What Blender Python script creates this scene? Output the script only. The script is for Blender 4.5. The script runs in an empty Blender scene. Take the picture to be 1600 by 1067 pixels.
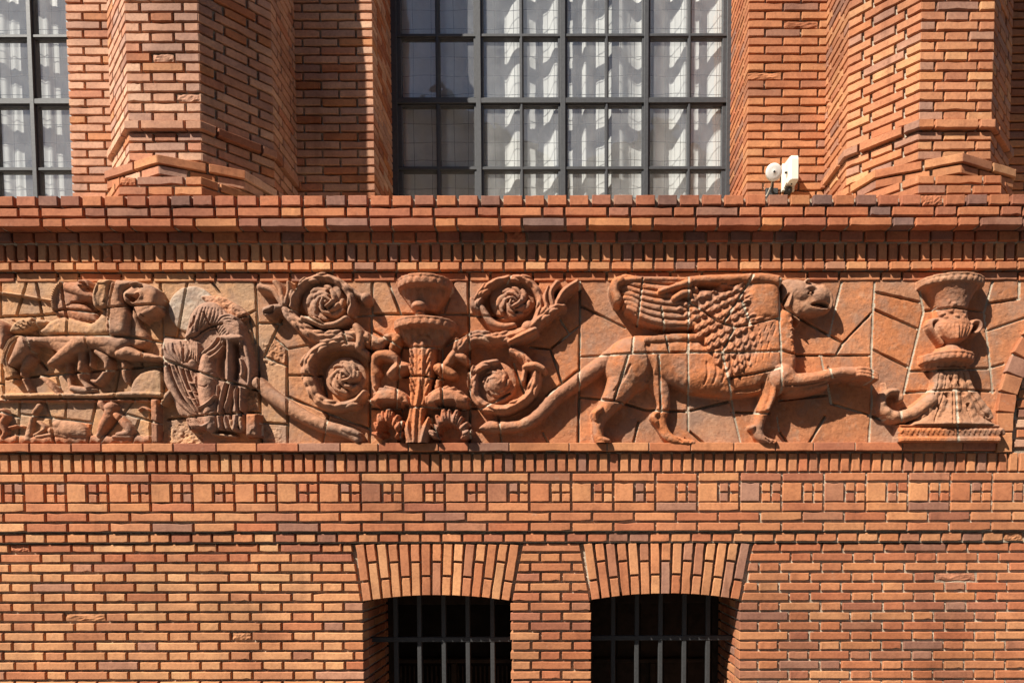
import bpy, math, random, zlib
import numpy as np

random.seed(7)
RNG = np.random.default_rng(11)
scene = bpy.context.scene
COL = scene.collection

# ------------------------------------------------------------------ camera, sky, sun, exposure
# All layout below is in "u": one u is 3.4 mm, one pixel of the photograph on the basement wall.
# X runs right, Y into the wall (basement wall face at 0), Z up from the eye level.
U = 0.0034
EYE = 1.65                     # camera height above the pavement in metres
DIST = 1057.0                  # camera to basement wall in u
FPX = 1057.0                   # focal length in photograph pixels (1600 wide)
TILT = math.radians(2.9)
ROLL = math.radians(-0.10)
PPX, PPY = 885.0, 840.0 + FPX * math.tan(TILT)
SUN_DIR = (1.15, 1.0, -1.66)   # direction in which the light travels

cam_data = bpy.data.cameras.new("camera")
cam = bpy.data.objects.new("camera", cam_data)
COL.objects.link(cam)
cam_data.sensor_fit = 'HORIZONTAL'
cam_data.sensor_width = 36.0
cam_data.lens = 36.0 * FPX / 1600.0
cam_data.shift_x = (800.0 - PPX) / 1600.0
cam_data.shift_y = (PPY - 533.5) / 1600.0
cam_data.clip_start = 0.05
cam_data.clip_end = 500.0
cam.location = (0.0, -DIST * U, EYE)
from mathutils import Matrix, Vector
cam.rotation_euler = (Matrix.Rotation(math.radians(90) - TILT, 3, 'X') @ Matrix.Rotation(ROLL, 3, 'Z')).to_euler()
scene.camera = cam

world = bpy.data.worlds.new("World")
scene.world = world
world.use_nodes = True
wn = world.node_tree.nodes
bg = wn["Background"]
sky = wn.new("ShaderNodeTexSky")
sky.sky_type = 'NISHITA'
sky.sun_disc = False
_h = math.hypot(SUN_DIR[0], SUN_DIR[1])
sky.sun_elevation = math.atan2(-SUN_DIR[2], _h)
sky.sun_rotation = math.atan2(-SUN_DIR[0], -SUN_DIR[1])
sky.air_density = 0.8
sky.dust_density = 0.6
world.node_tree.links.new(sky.outputs[0], bg.inputs[0])
bg.inputs[1].default_value = 0.05

sun_data = bpy.data.lights.new("sun", 'SUN')
sun_data.energy = 5.0
sun_data.angle = math.radians(0.5)
sun_data.color = (1.0, 0.93, 0.82)
sun = bpy.data.objects.new("sun", sun_data)
COL.objects.link(sun)
sun.rotation_euler = Vector(SUN_DIR).to_track_quat('-Z', 'Y').to_euler()
sun.location = (-4, -4, 8)

scene.view_settings.view_transform = 'Standard'
scene.view_settings.look = 'None'
scene.view_settings.gamma = 1.0
scene.view_settings.use_curve_mapping = False
scene.view_settings.exposure = 0.98

# ------------------------------------------------------------------ measuring the photograph
_ct, _st = math.cos(TILT), math.sin(TILT)
_fw = np.array([0, _ct, -_st]); _up0 = np.array([0, _st, _ct]); _rt0 = np.array([1.0, 0, 0])
_rt = _rt0 * math.cos(ROLL) + _up0 * math.sin(ROLL)
_up = _up0 * math.cos(ROLL) - _rt0 * math.sin(ROLL)

def unp(x, y, Y):
    """Photograph point -> (X, Z) in u on the plane at depth Y."""
    u = (np.asarray(x, float) - PPX) / FPX
    v = (PPY - np.asarray(y, float)) / FPX
    dx = _fw[0] + u * _rt[0] + v * _up[0]
    dy = _fw[1] + u * _rt[1] + v * _up[1]
    dz = _fw[2] + u * _rt[2] + v * _up[2]
    t = (Y + DIST) / dy
    return dx * t, dz * t

def XP(x, y, Y): return float(unp(x, y, Y)[0])
def ZP(y, Y, x=800.0): return float(unp(x, y, Y)[1])

def W(x, y, z):
    return (x * U, y * U, z * U + EYE)

# ------------------------------------------------------------------ objects
def link(o, parent=None):
    COL.objects.link(o)
    if parent is not None:
        o.parent = parent
    return o

def thing(name, label, cat, loc=(0, 0, 0), group=None):
    o = bpy.data.objects.new(name, None)
    o.empty_display_size = 0.05
    o.location = W(*loc)
    o["label"] = label
    o["category"] = cat
    if group:
        o["group"] = group
    link(o)
    return o

def mesh_obj(name, verts, faces, mat, parent=None, smooth=False, world_coords=True):
    """verts in u (scene frame); the object sits at its parent's origin."""
    v = np.asarray(verts, float) * U
    v[:, 2] += EYE
    if parent is not None:
        v = v - np.array(parent_world(parent))
    me = bpy.data.meshes.new(name)
    me.from_pydata(v.tolist(), [], [tuple(f) for f in faces])
    if smooth:
        me.polygons.foreach_set("use_smooth", [True] * len(me.polygons))
    me.materials.append(mat)
    me.update()
    o = bpy.data.objects.new(name, me)
    link(o, parent)
    return o

def parent_world(p):
    l = Vector(p.location)
    while p.parent is not None:
        p = p.parent
        l = l + Vector(p.location)
    return (l.x, l.y, l.z)

class MB:
    """Collects simple solids into one mesh."""
    def __init__(self): self.v = []; self.f = []
    def add(self, vs, fs):
        n = len(self.v); self.v += [tuple(p) for p in vs]; self.f += [tuple(i + n for i in f) for f in fs]
    def box(self, x0, x1, y0, y1, z0, z1):
        self.add([(x0,y0,z0),(x1,y0,z0),(x1,y1,z0),(x0,y1,z0),(x0,y0,z1),(x1,y0,z1),(x1,y1,z1),(x0,y1,z1)],
                 [(0,3,2,1),(4,5,6,7),(0,1,5,4),(1,2,6,5),(2,3,7,6),(3,0,4,7)])
    def bbox(self, x0, x1, y0, y1, z0, z1, b):
        """box with bevelled edges on the face toward the street"""
        self.add([(x0+b,y0,z0+b),(x1-b,y0,z0+b),(x1-b,y0,z1-b),(x0+b,y0,z1-b),
                  (x0,y0+b,z0),(x1,y0+b,z0),(x1,y0+b,z1),(x0,y0+b,z1),
                  (x0,y1,z0),(x1,y1,z0),(x1,y1,z1),(x0,y1,z1)],
                 [(0,1,2,3),(0,4,5,1),(1,5,6,2),(2,6,7,3),(3,7,4,0),
                  (4,8,9,5),(5,9,10,6),(6,10,11,7),(7,11,8,4),(11,10,9,8)])
    def tube(self, pts, r, n=6):
        P = [Vector(p) for p in pts]
        base = len(self.v)
        for i, p in enumerate(P):
            t = (P[min(i+1, len(P)-1)] - P[max(i-1, 0)]).normalized()
            a = t.cross(Vector((0, 1, 0)) if abs(t.y) < 0.9 else Vector((1, 0, 0))).normalized()
            b = t.cross(a)
            rr = r[i] if isinstance(r, (list, tuple)) else r
            for k in range(n):
                q = p + (a * math.cos(2*math.pi*k/n) + b * math.sin(2*math.pi*k/n)) * rr
                self.v.append(tuple(q))
        for i in range(len(P)-1):
            for k in range(n):
                k2 = (k+1) % n
                self.f.append((base+i*n+k, base+i*n+k2, base+(i+1)*n+k2, base+(i+1)*n+k))
        self.f.append(tuple(base + k for k in range(n))[::-1])
        self.f.append(tuple(base + (len(P)-1)*n + k for k in range(n)))
    def prism(self, ring, z0, z1):
        n = len(ring)
        self.add([(x, y, z0) for x, y in ring] + [(x, y, z1) for x, y in ring],
                 [(i, (i+1) % n, n + (i+1) % n, n + i) for i in range(n)] + [tuple(range(n))[::-1], tuple(range(n, 2*n))])
    def build(self, name, mat, parent=None, smooth=False):
        return mesh_obj(name, self.v, self.f, mat, parent, smooth)

def rough_sheet(x0, x1, z0, z1, Y, amp, step, seed):
    """Uneven mortar face toward the street, as a grid; returns verts, faces."""
    nx = max(2, int((x1-x0)/step)+1); nz = max(2, int((z1-z0)/step)+1)
    r = np.random.default_rng(seed)
    X, Z = np.meshgrid(np.linspace(x0, x1, nx), np.linspace(z0, z1, nz))
    Yv = Y + (r.random(X.shape) - 0.5) * 2 * amp
    v = np.stack([X, Yv, Z], -1).reshape(-1, 3)
    f = []
    for j in range(nz-1):
        for i in range(nx-1):
            a = j*nx+i
            f.append((a, a+1, a+nx+1, a+nx))
    return v.tolist(), f

# ------------------------------------------------------------------ materials
def nodes_of(name):
    m = bpy.data.materials.new(name)
    m.use_nodes = True
    nt = m.node_tree
    b = nt.nodes["Principled BSDF"]
    return m, nt, b

def N(nt, typ, **kw):
    n = nt.nodes.new(typ)
    for k, v in kw.items():
        setattr(n, k, v)
    return n

def noise(nt, vec, scale, detail=4.0, rough=0.55):
    n = N(nt, "ShaderNodeTexNoise")
    n.inputs["Scale"].default_value = scale
    n.inputs["Detail"].default_value = detail
    n.inputs["Roughness"].default_value = rough
    nt.links.new(vec, n.inputs["Vector"])
    return n.outputs["Fac"]

def ramp(nt, fac, stops):
    r = N(nt, "ShaderNodeValToRGB")
    e = r.color_ramp.elements
    while len(e) < len(stops):
        e.new(0.5)
    for el, (p, c) in zip(e, stops):
        el.position = p
        el.color = c if len(c) == 4 else (*c, 1)
    nt.links.new(fac, r.inputs[0])
    return r.outputs[0]

def mixc(nt, fac, a, b, blend='MIX'):
    m = N(nt, "ShaderNodeMix", data_type='RGBA', blend_type=blend)
    def put(sock, v):
        if hasattr(v, "is_linked") or hasattr(v, "links"):
            nt.links.new(v, sock)
        elif isinstance(v, (tuple, list)):
            sock.default_value = v if len(v) == 4 else (*v, 1)
        else:
            sock.default_value = v
    put(m.inputs["Factor"], fac); put(m.inputs["A"], a); put(m.inputs["B"], b)
    return m.outputs["Result"]

def math_(nt, op, a, b):
    m = N(nt, "ShaderNodeMath", operation=op)
    for s, v in zip(m.inputs, (a, b)):
        if hasattr(v, "links"): nt.links.new(v, s)
        else: s.default_value = v
    return m.outputs[0]

def bump(nt, bsdf, h, strength, dist):
    b = N(nt, "ShaderNodeBump")
    b.inputs["Strength"].default_value = strength
    b.inputs["Distance"].default_value = dist
    nt.links.new(h, b.inputs["Height"])
    nt.links.new(b.outputs[0], bsdf.inputs["Normal"])

def brick_material(name, from_attribute=False, spalled=False):
    m, nt, b = nodes_of(name)
    tc = N(nt, "ShaderNodeTexCoord")
    if from_attribute:
        at = N(nt, "ShaderNodeAttribute", attribute_name="tint")
        base = at.outputs["Color"]
        vec = tc.outputs["Object"]
    else:
        oi = N(nt, "ShaderNodeObjectInfo")
        base = oi.outputs["Color"]
        va = N(nt, "ShaderNodeVectorMath", operation='ADD')
        sc = N(nt, "ShaderNodeVectorMath", operation='SCALE')
        cx = N(nt, "ShaderNodeCombineXYZ")
        for i in range(3):
            nt.links.new(oi.outputs["Random"], cx.inputs[i])
        nt.links.new(cx.outputs[0], sc.inputs[0]); sc.inputs["Scale"].default_value = 37.0
        nt.links.new(tc.outputs["Object"], va.inputs[0]); nt.links.new(sc.outputs[0], va.inputs[1])
        vec = va.outputs[0]
    # kiln flashing: broad change of tone within a brick
    n1 = noise(nt, vec, 9.0, 2.0)
    fl = ramp(nt, n1, [(0.40, (1.0, 1.0, 1.0)), (0.60, (0.84, 0.80, 0.81)), (0.76, (0.72, 0.69, 0.72))])
    c = mixc(nt, 0.75, base, fl, 'MULTIPLY')
    n2 = noise(nt, vec, 70.0, 5.0, 0.65)
    sp = ramp(nt, n2, [(0.30, (0.74, 0.70, 0.68)), (0.52, (1, 1, 1)), (0.72, (1.16, 1.12, 1.06))])
    c = mixc(nt, 0.8, c, sp, 'MULTIPLY')
    n3 = noise(nt, vec, 260.0, 3.0, 0.6)
    pit = ramp(nt, n3, [(0.27, (0.45, 0.40, 0.38)), (0.36, (1, 1, 1))])
    c = mixc(nt, 0.7, c, pit, 'MULTIPLY')
    # chalky bloom and mortar smears
    n4 = noise(nt, vec, 22.0, 6.0, 0.7)
    bl = ramp(nt, n4, [(0.62, (0, 0, 0)), (0.80, (1, 1, 1))])
    c = mixc(nt, math_(nt, 'MULTIPLY', bl, 0.35), c, (0.50, 0.36, 0.26))
    ge = N(nt, "ShaderNodeNewGeometry")
    w1 = noise(nt, ge.outputs["Position"], 1.3, 5.0, 0.6)
    c = mixc(nt, 0.9, c, ramp(nt, w1, [(0.36, (0.72, 0.70, 0.70)), (0.50, (1, 1, 1)), (0.64, (1.16, 1.16, 1.14))]), 'MULTIPLY')
    mp = N(nt, "ShaderNodeMapping"); mp.inputs["Scale"].default_value = (9.0, 9.0, 0.9)
    nt.links.new(ge.outputs["Position"], mp.inputs["Vector"])
    w2 = noise(nt, mp.outputs[0], 1.0, 5.0, 0.7)
    c = mixc(nt, 0.8, c, ramp(nt, w2, [(0.30, (0.70, 0.67, 0.66)), (0.44, (1, 1, 1)), (0.66, (1, 1, 1)), (0.78, (1.14, 1.16, 1.18))]), 'MULTIPLY')
    nt.links.new(c, b.inputs["Base Color"])
    b.inputs["Roughness"].default_value = 0.86
    b.inputs["Specular IOR Level"].default_value = 0.25
    h = math_(nt, 'ADD', math_(nt, 'MULTIPLY', n2, 0.6), math_(nt, 'MULTIPLY', n3, 0.4))
    bump(nt, b, h, 0.55 if not spalled else 1.0, 0.004)
    return m

M_BRICK = brick_material("brick")
M_BRICK_FAR = brick_material("brick_by_attribute", True)
M_SPALL = brick_material("brick_spalled", False, True)

def mortar_material():
    m, nt, b = nodes_of("mortar")
    tc = N(nt, "ShaderNodeTexCoord")
    n1 = noise(nt, tc.outputs["Object"], 6.0, 5.0)
    n2 = noise(nt, tc.outputs["Object"], 120.0, 5.0, 0.7)
    c = ramp(nt, n1, [(0.3, (0.26, 0.20, 0.145)), (0.5, (0.40, 0.325, 0.24)), (0.7, (0.52, 0.44, 0.335))])
    g = ramp(nt, n2, [(0.3, (0.62, 0.60, 0.58)), (0.55, (1, 1, 1))])
    c = mixc(nt, 0.8, c, g, 'MULTIPLY')
    nt.links.new(c, b.inputs["Base Color"])
    b.inputs["Roughness"].default_value = 0.95
    bump(nt, b, n2, 0.8, 0.006)
    return m
M_MORTAR = mortar_material()

def terracotta_material():
    m, nt, b = nodes_of("terracotta")
    tc = N(nt, "ShaderNodeTexCoord")
    oi = N(nt, "ShaderNodeObjectInfo")
    vec = tc.outputs["Object"]
    # big cloudy weathering, from orange body to grey-mauve skin
    n1 = noise(nt, vec, 3.2, 4.0, 0.6)
    sk = ramp(nt, n1, [(0.34, (1.14, 1.08, 1.02)), (0.50, (1.0, 1.0, 1.0)), (0.60, (0.80, 0.90, 1.04)), (0.72, (0.70, 0.86, 1.08))])
    c = mixc(nt, 0.85, oi.outputs["Color"], sk, 'MULTIPLY')
    n2 = noise(nt, vec, 38.0, 6.0, 0.68)
    sp = ramp(nt, n2, [(0.30, (0.70, 0.66, 0.64)), (0.5, (1, 1, 1)), (0.70, (1.18, 1.14, 1.06))])
    c = mixc(nt, 0.85, c, sp, 'MULTIPLY')
    n3 = noise(nt, vec, 210.0, 4.0, 0.6)
    pit = ramp(nt, n3, [(0.30, (0.42, 0.37, 0.34)), (0.40, (1, 1, 1))])
    c = mixc(nt, 0.65, c, pit, 'MULTIPLY')
    # pale lime bloom on the exposed skin
    n4 = noise(nt, vec, 11.0, 7.0, 0.72)
    bl = ramp(nt, n4, [(0.54, (0, 0, 0)), (0.68, (1, 1, 1))])
    c = mixc(nt, math_(nt, 'MULTIPLY', bl, 0.6), c, (0.43, 0.275, 0.180))
    n5 = noise(nt, vec, 5.0, 6.0, 0.7)
    gk = ramp(nt, n5, [(0.48, (0, 0, 0)), (0.62, (1, 1, 1))])
    c = mixc(nt, math_(nt, 'MULTIPLY', gk, 0.62), c, (0.255, 0.155, 0.110))
    n6 = noise(nt, vec, 17.0, 6.0, 0.75)
    dk = ramp(nt, n6, [(0.57, (0, 0, 0)), (0.72, (1, 1, 1))])
    c = mixc(nt, math_(nt, 'MULTIPLY', dk, 0.5), c, (0.13, 0.075, 0.052))
    nt.links.new(c, b.inputs["Base Color"])
    b.inputs["Roughness"].default_value = 0.82
    b.inputs["Specular IOR Level"].default_value = 0.3
    h = math_(nt, 'ADD', math_(nt, 'MULTIPLY', n2, 0.7), math_(nt, 'MULTIPLY', n3, 0.3))
    bump(nt, b, h, 0.9, 0.008)
    return m
M_TERRA = terracotta_material()

def plain(name, col, rough=0.6, metal=0.0, var=0.25, scale=30.0, bmp=0.2, spec=0.5):
    m, nt, b = nodes_of(name)
    tc = N(nt, "ShaderNodeTexCoord")
    n1 = noise(nt, tc.outputs["Object"], scale, 5.0, 0.65)
    lo = tuple(x * (1 - var) for x in col); hi = tuple(min(1, x * (1 + var)) for x in col)
    c = ramp(nt, n1, [(0.3, lo), (0.7, hi)])
    nt.links.new(c, b.inputs["Base Color"])
    b.inputs["Roughness"].default_value = rough
    b.inputs["Metallic"].default_value = metal
    b.inputs["Specular IOR Level"].default_value = spec
    if bmp: bump(nt, b, n1, bmp, 0.003)
    return m
M_FRAME = plain("steel_paint", (0.045, 0.047, 0.052), 0.5, 0, 0.25, 60, 0.15)
M_IRON = plain("iron", (0.028, 0.028, 0.029), 0.65, 0.0, 0.3, 80, 0.3)
M_WIRE = plain("wire", (0.10, 0.10, 0.105), 0.5, 0.3, 0.2, 50, 0)
M_CURTAIN = plain("curtain_cloth", (0.66, 0.655, 0.64), 0.9, 0, 0.04, 12, 0.1)
M_CREAM = plain("cream_plastic", (0.74, 0.70, 0.60), 0.45, 0, 0.06, 18, 0.05)
M_WHITE = plain("white_plastic", (0.74, 0.73, 0.70), 0.45, 0, 0.04, 18, 0.0)
M_DARK = plain("dark_inside", (0.012, 0.010, 0.009), 0.9, 0, 0.4, 12, 0.1, 0.1)
M_BOARD = plain("dark_board", (0.030, 0.020, 0.014), 0.8, 0, 0.4, 20, 0.2, 0.2)
M_ROOM = plain("room_wall", (0.10, 0.10, 0.10), 0.9, 0, 0.2, 5, 0)
M_PAVE = plain("pavement_stone", (0.085, 0.08, 0.075), 0.9, 0, 0.2, 3, 0.3)
M_LENS = plain("lens_black", (0.012, 0.012, 0.013), 0.25, 0, 0.1, 20, 0)
M_CABLE = plain("cable", (0.60, 0.55, 0.46), 0.6, 0, 0.1, 30, 0)

def glass_material():
    m, nt, b = nodes_of("window_glass")
    nt.nodes.remove(b)
    out = nt.nodes["Material Output"]
    tr = N(nt, "ShaderNodeBsdfTransparent"); tr.inputs[0].default_value = (0.90, 0.92, 0.92, 1)
    gl = N(nt, "ShaderNodeBsdfGlossy"); gl.inputs["Roughness"].default_value = 0.015
    gl.inputs["Color"].default_value = (1, 1, 1, 1)
    fr = N(nt, "ShaderNodeLayerWeight"); fr.inputs["Blend"].default_value = 0.5
    tc = N(nt, "ShaderNodeTexCoord")
    n1 = noise(nt, tc.outputs["Object"], 4.0, 2.0)
    bp = N(nt, "ShaderNodeBump"); bp.inputs["Strength"].default_value = 0.10; bp.inputs["Distance"].default_value = 0.02
    nt.links.new(n1, bp.inputs["Height"]); nt.links.new(bp.outputs[0], gl.inputs["Normal"])
    f2 = math_(nt, 'ADD', math_(nt, 'MULTIPLY', math_(nt, 'POWER', fr.outputs["Facing"], 5.0), 0.9), 0.12)
    mx = N(nt, "ShaderNodeMixShader")
    nt.links.new(f2, mx.inputs[0]); nt.links.new(tr.outputs[0], mx.inputs[1]); nt.links.new(gl.outputs[0], mx.inputs[2])
    # haze put into the pane: pale diffuse layer lifts darks, softens the curtain
    df = N(nt, "ShaderNodeBsdfDiffuse"); df.inputs["Color"].default_value = (0.62, 0.63, 0.64, 1)
    d1 = noise(nt, tc.outputs["Object"], 7.0, 6.0, 0.65)
    dm = ramp(nt, d1, [(0.3, (0.09, 0.09, 0.09)), (0.7, (0.22, 0.22, 0.22))])
    m2 = N(nt, "ShaderNodeMixShader")
    nt.links.new(dm, m2.inputs[0]); nt.links.new(mx.outputs[0], m2.inputs[1]); nt.links.new(df.outputs[0], m2.inputs[2])
    nt.links.new(m2.outputs[0], out.inputs[0])
    return m
M_GLASS = glass_material()

# ------------------------------------------------------------------ bricks
_cache = {}
def brick_mesh(L, H, D, variant, kind="plain", sl=0.0, sr=0.0):
    """One brick: front face at y=0 toward the street, body behind it; worn arrises; optional raked ends."""
    key = (round(L*2), round(H*2), round(D), variant, kind, round(sl*2), round(sr*2))
    if key in _cache:
        return _cache[key]
    L, H = key[0]/2, key[1]/2
    r = np.random.default_rng(zlib.crc32(repr((key[0], key[1], variant, kind)).encode()))
    chips = kind == "spalled"
    along = L >= H
    n = 4 if max(L, H) > 20 else 3
    v, f = [], []
    b = 0.75
    j = 0.6 if kind != "crisp" else 0.15
    ts = np.linspace(-0.5, 0.5, n+1)
    big = max(L, H); small = min(L, H)
    jo = (r.random((2, n+1)) - 0.5) * j
    if variant % 3 == 0:                       # a knocked corner or edge
        k = r.integers(0, n+1); jo[r.integers(0, 2), k] -= r.random()*1.6
    elif variant % 3 == 1:
        jo[r.integers(0, 2), [0, n][r.integers(0, 2)]] -= r.random()*1.3
    def pt(t, side, inset, y):
        """t along the long axis, side -1/+1 across"""
        i = int(round((t + 0.5) * n))
        a = t * (big - (2*inset if abs(t) > 0.49 else 0))
        c = side * (small/2 - inset) + side * jo[0 if side < 0 else 1, i]
        x, z = (a, c) if along else (c, a)
        fx = x / L + 0.5
        fz = z / H                              # rake of the ends: sl, sr shift per course height
        x += (1-fx) * sl * fz + fx * sr * fz
        return (x, y, z)
    m = n + 1
    if chips:
        rows = 5
        depth = r.random((rows, m*2-1))
        g = []
        for q in range(rows):
            for i in range(2*m-1):
                a = (i/(2*m-2) - 0.5) * (big - 2*b*0.6); c = (q/(rows-1) - 0.5) * (small - 2*b*0.6)
                edge = q in (0, rows-1) or i in (0, 2*m-2)
                y = 0.4 + 2.2*abs(math.sin(i*0.55 + variant*1.9 + q*0.5))*depth[q, i]**0.5 + (0.8 if edge else 0)
                a += (depth[q, i]-0.5)*1.0; c += (depth[q, (i*3) % (2*m-1)]-0.5)*0.8
                v.append((a, y, c) if along else (c, y, a))
        w = 2*m-1
        for q in range(rows-1):
            for i in range(w-1):
                k = q*w+i
                f.append((k, k+1, k+w+1, k+w) if along else (k, k+w, k+w+1, k+1))
        ring = [i for i in range(w)] + [q*w+w-1 for q in range(1, rows)] + [(rows-1)*w+i for i in range(w-2, -1, -1)] + [q*w for q in range(rows-2, 0, -1)]
        nb = len(v)
        for k in ring:
            x, y, z = v[k]; v.append((x, D, z))
        for i in range(len(ring)):
            i2 = (i+1) % len(ring)
            q4 = (ring[i], nb+i, nb+i2, ring[i2])
            f.append(q4 if along else q4[::-1])
    else:
        wob = (r.random((2, m)) - 0.5) * 0.25
        for s in (-1, 1):
            for i, t in enumerate(ts): v.append(pt(t, s, b, wob[(s+1)//2, i]))
        for s in (-1, 1):
            for t in ts: v.append(pt(t, s, 0.0, b*0.95))
        for s in (-1, 1):
            for t in ts: v.append(pt(t, s, 0.0, D))
        def idx(layer, s, i): return layer*2*m + s*m + i
        def face(a, bb, c, d): f.append((a, bb, c, d) if along else (d, c, bb, a))
        for i in range(n):
            face(idx(0,0,i), idx(0,0,i+1), idx(0,1,i+1), idx(0,1,i))
            for lay in (0, 1):
                face(idx(lay,0,i), idx(lay+1,0,i), idx(lay+1,0,i+1), idx(lay,0,i+1))
                face(idx(lay,1,i+1), idx(lay+1,1,i+1), idx(lay+1,1,i), idx(lay,1,i))
        for lay in (0, 1):
            face(idx(lay,0,0), idx(lay,1,0), idx(lay+1,1,0), idx(lay+1,0,0))
            face(idx(lay,1,n), idx(lay,0,n), idx(lay+1,0,n), idx(lay+1,1,n))
    va = np.array(v) * U
    me = bpy.data.meshes.new("brick")
    me.from_pydata(va.tolist(), [], f)
    me.materials.append(M_SPALL if chips else M_BRICK)
    me.update()
    _cache[key] = me
    return me

PALETTES = {   # body colours of the bricks: (weight, linear rgb)
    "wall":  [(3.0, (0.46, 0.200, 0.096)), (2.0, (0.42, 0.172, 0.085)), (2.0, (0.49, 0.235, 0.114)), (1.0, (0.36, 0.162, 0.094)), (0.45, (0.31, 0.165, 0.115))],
    "golden": [(3.0, (0.53, 0.270, 0.132)), (2.0, (0.50, 0.240, 0.116)), (1.0, (0.45, 0.200, 0.100)), (0.4, (0.40, 0.205, 0.130)), (0.9, (0.55, 0.300, 0.150))],
    "red":   [(3.0, (0.40, 0.150, 0.075)), (2.0, (0.43, 0.170, 0.081)), (1.2, (0.34, 0.136, 0.079)), (0.4, (0.29, 0.145, 0.100)), (0.6, (0.47, 0.205, 0.092))],
    "soot":  [(3.0, (0.36, 0.135, 0.075)), (2.0, (0.40, 0.158, 0.082)), (1.6, (0.30, 0.125, 0.080)), (1.0, (0.24, 0.125, 0.095)), (0.5, (0.20, 0.12, 0.10))],
    "pale":  [(3.0, (0.53, 0.310, 0.195)), (2.0, (0.49, 0.270, 0.165)), (1.3, (0.43, 0.262, 0.182)), (1.0, (0.57, 0.360, 0.230)), (0.5, (0.49, 0.23, 0.13))],
    "pier":  [(3.0, (0.47, 0.220, 0.115)), (2.0, (0.42, 0.185, 0.098)), (1.2, (0.37, 0.20, 0.135)), (1.3, (0.51, 0.270, 0.138)), (0.4, (0.30, 0.17, 0.125))],
}
def tint(pal, jitter=0.08):
    p = PALETTES[pal]
    t = random.random() * sum(w for w, _ in p)
    for w, c in p:
        t -= w
        if t <= 0: break
    g = 1 + random.uniform(-jitter, jitter)
    h = random.uniform(-0.05, 0.05)
    q = 0.97 if pal == "pale" else 0.90
    return (c[0]*g*(1.02+h*0.3), c[1]*g*(0.955+h), c[2]*g*(q+h*1.5), 1.0)

class Bricks:
    """Gathers the bricks of one piece of masonry, then makes up to 300 of them parts and joins the rest."""
    def __init__(self, parent, name="brick", limit=300):
        self.p = parent; self.items = []; self.name = name; self.limit = limit
    def add(self, x, y, z, L, H, D=31, rz=0.0, ry=0.0, pal="wall", kind=None, sl=0, sr=0, vis=1.0, name=None, col=None):
        if kind is None:
            kind = "spalled" if random.random() < 0.010 else "plain"
        me = brick_mesh(L, H, D, random.randrange(6), kind, sl, sr)
        jit = 0.35
        self.items.append((vis*L*H, me, (x + random.uniform(-0.25, 0.25), y + random.uniform(-jit, jit), z + random.uniform(-0.22, 0.22)),
                           rz + random.uniform(-0.004, 0.004), ry + random.uniform(-0.005, 0.005), col or tint(pal), name or self.name))
    def finish(self):
        it = sorted(self.items, key=lambda a: -a[0])
        pw = parent_world(self.p)
        for _, me, loc, rz, ry, c, nm in it[:self.limit]:
            o = bpy.data.objects.new(nm, me)
            w = W(*loc)
            o.location = (w[0]-pw[0], w[1]-pw[1], w[2]-pw[2])
            o.rotation_euler = (0, ry, rz)
            o.color = c
            link(o, self.p)
        rest = it[self.limit:]
        if rest:
            vs, fs, cs, n = [], [], [], 0
            for _, me, loc, rz, ry, c, nm in rest:
                a = np.empty(len(me.vertices)*3); me.vertices.foreach_get("co", a); a = a.reshape(-1, 3)
                R = np.array(Matrix.Rotation(rz, 3, 'Z') @ Matrix.Rotation(ry, 3, 'Y'))
                w = W(*loc)
                vs.append(a @ R.T + np.array(w) - np.array(pw))
                fs += [tuple(i + n for i in p.vertices) for p in me.polygons]
                cs += [c] * len(a); n += len(a)
            me = bpy.data.meshes.new("remaining_bricks")
            me.from_pydata(np.concatenate(vs).tolist(), [], fs)
            at = me.color_attributes.new("tint", 'FLOAT_COLOR', 'POINT')
            at.data.foreach_set("color", np.array(cs, float).ravel())
            me.materials.append(M_BRICK_FAR)
            me.update()
            o = bpy.data.objects.new("remaining_bricks", me)
            o["kind"] = "stuff"
            link(o, self.p)

COURSE = 15.45      # height of a course with its joint
BH = 11.6           # height of a brick
JV = 4.0            # upright joint
def run(x0, x1, pattern, offset, joint=JV):
    """Brick intervals of one row between x0 and x1; pattern is a list of lengths."""
    per = sum(pattern) + joint*len(pattern)
    x = math.floor((x0 - offset) / per) * per + offset
    out = []; i = 0
    while x < x1:
        L = pattern[i % len(pattern)]
        a, b = max(x, x0), min(x + L, x1)
        if b - a > 0.5: out.append([a, b])
        x += L + joint; i += 1
    # a sliver at an end is cut from its neighbour's brick
    if len(out) > 1 and out[0][1]-out[0][0] < 12: out[1][0] = out[0][0]; out.pop(0)
    if len(out) > 1 and out[-1][1]-out[-1][0] < 12: out[-2][1] = out[-1][1]; out.pop()
    return out
# ================================================================== the setting
pav = MB(); pav.box(-9000, 9000, -9000, 900, -490, -485)
o = pav.build("pavement", M_PAVE); o["kind"] = "structure"

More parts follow.
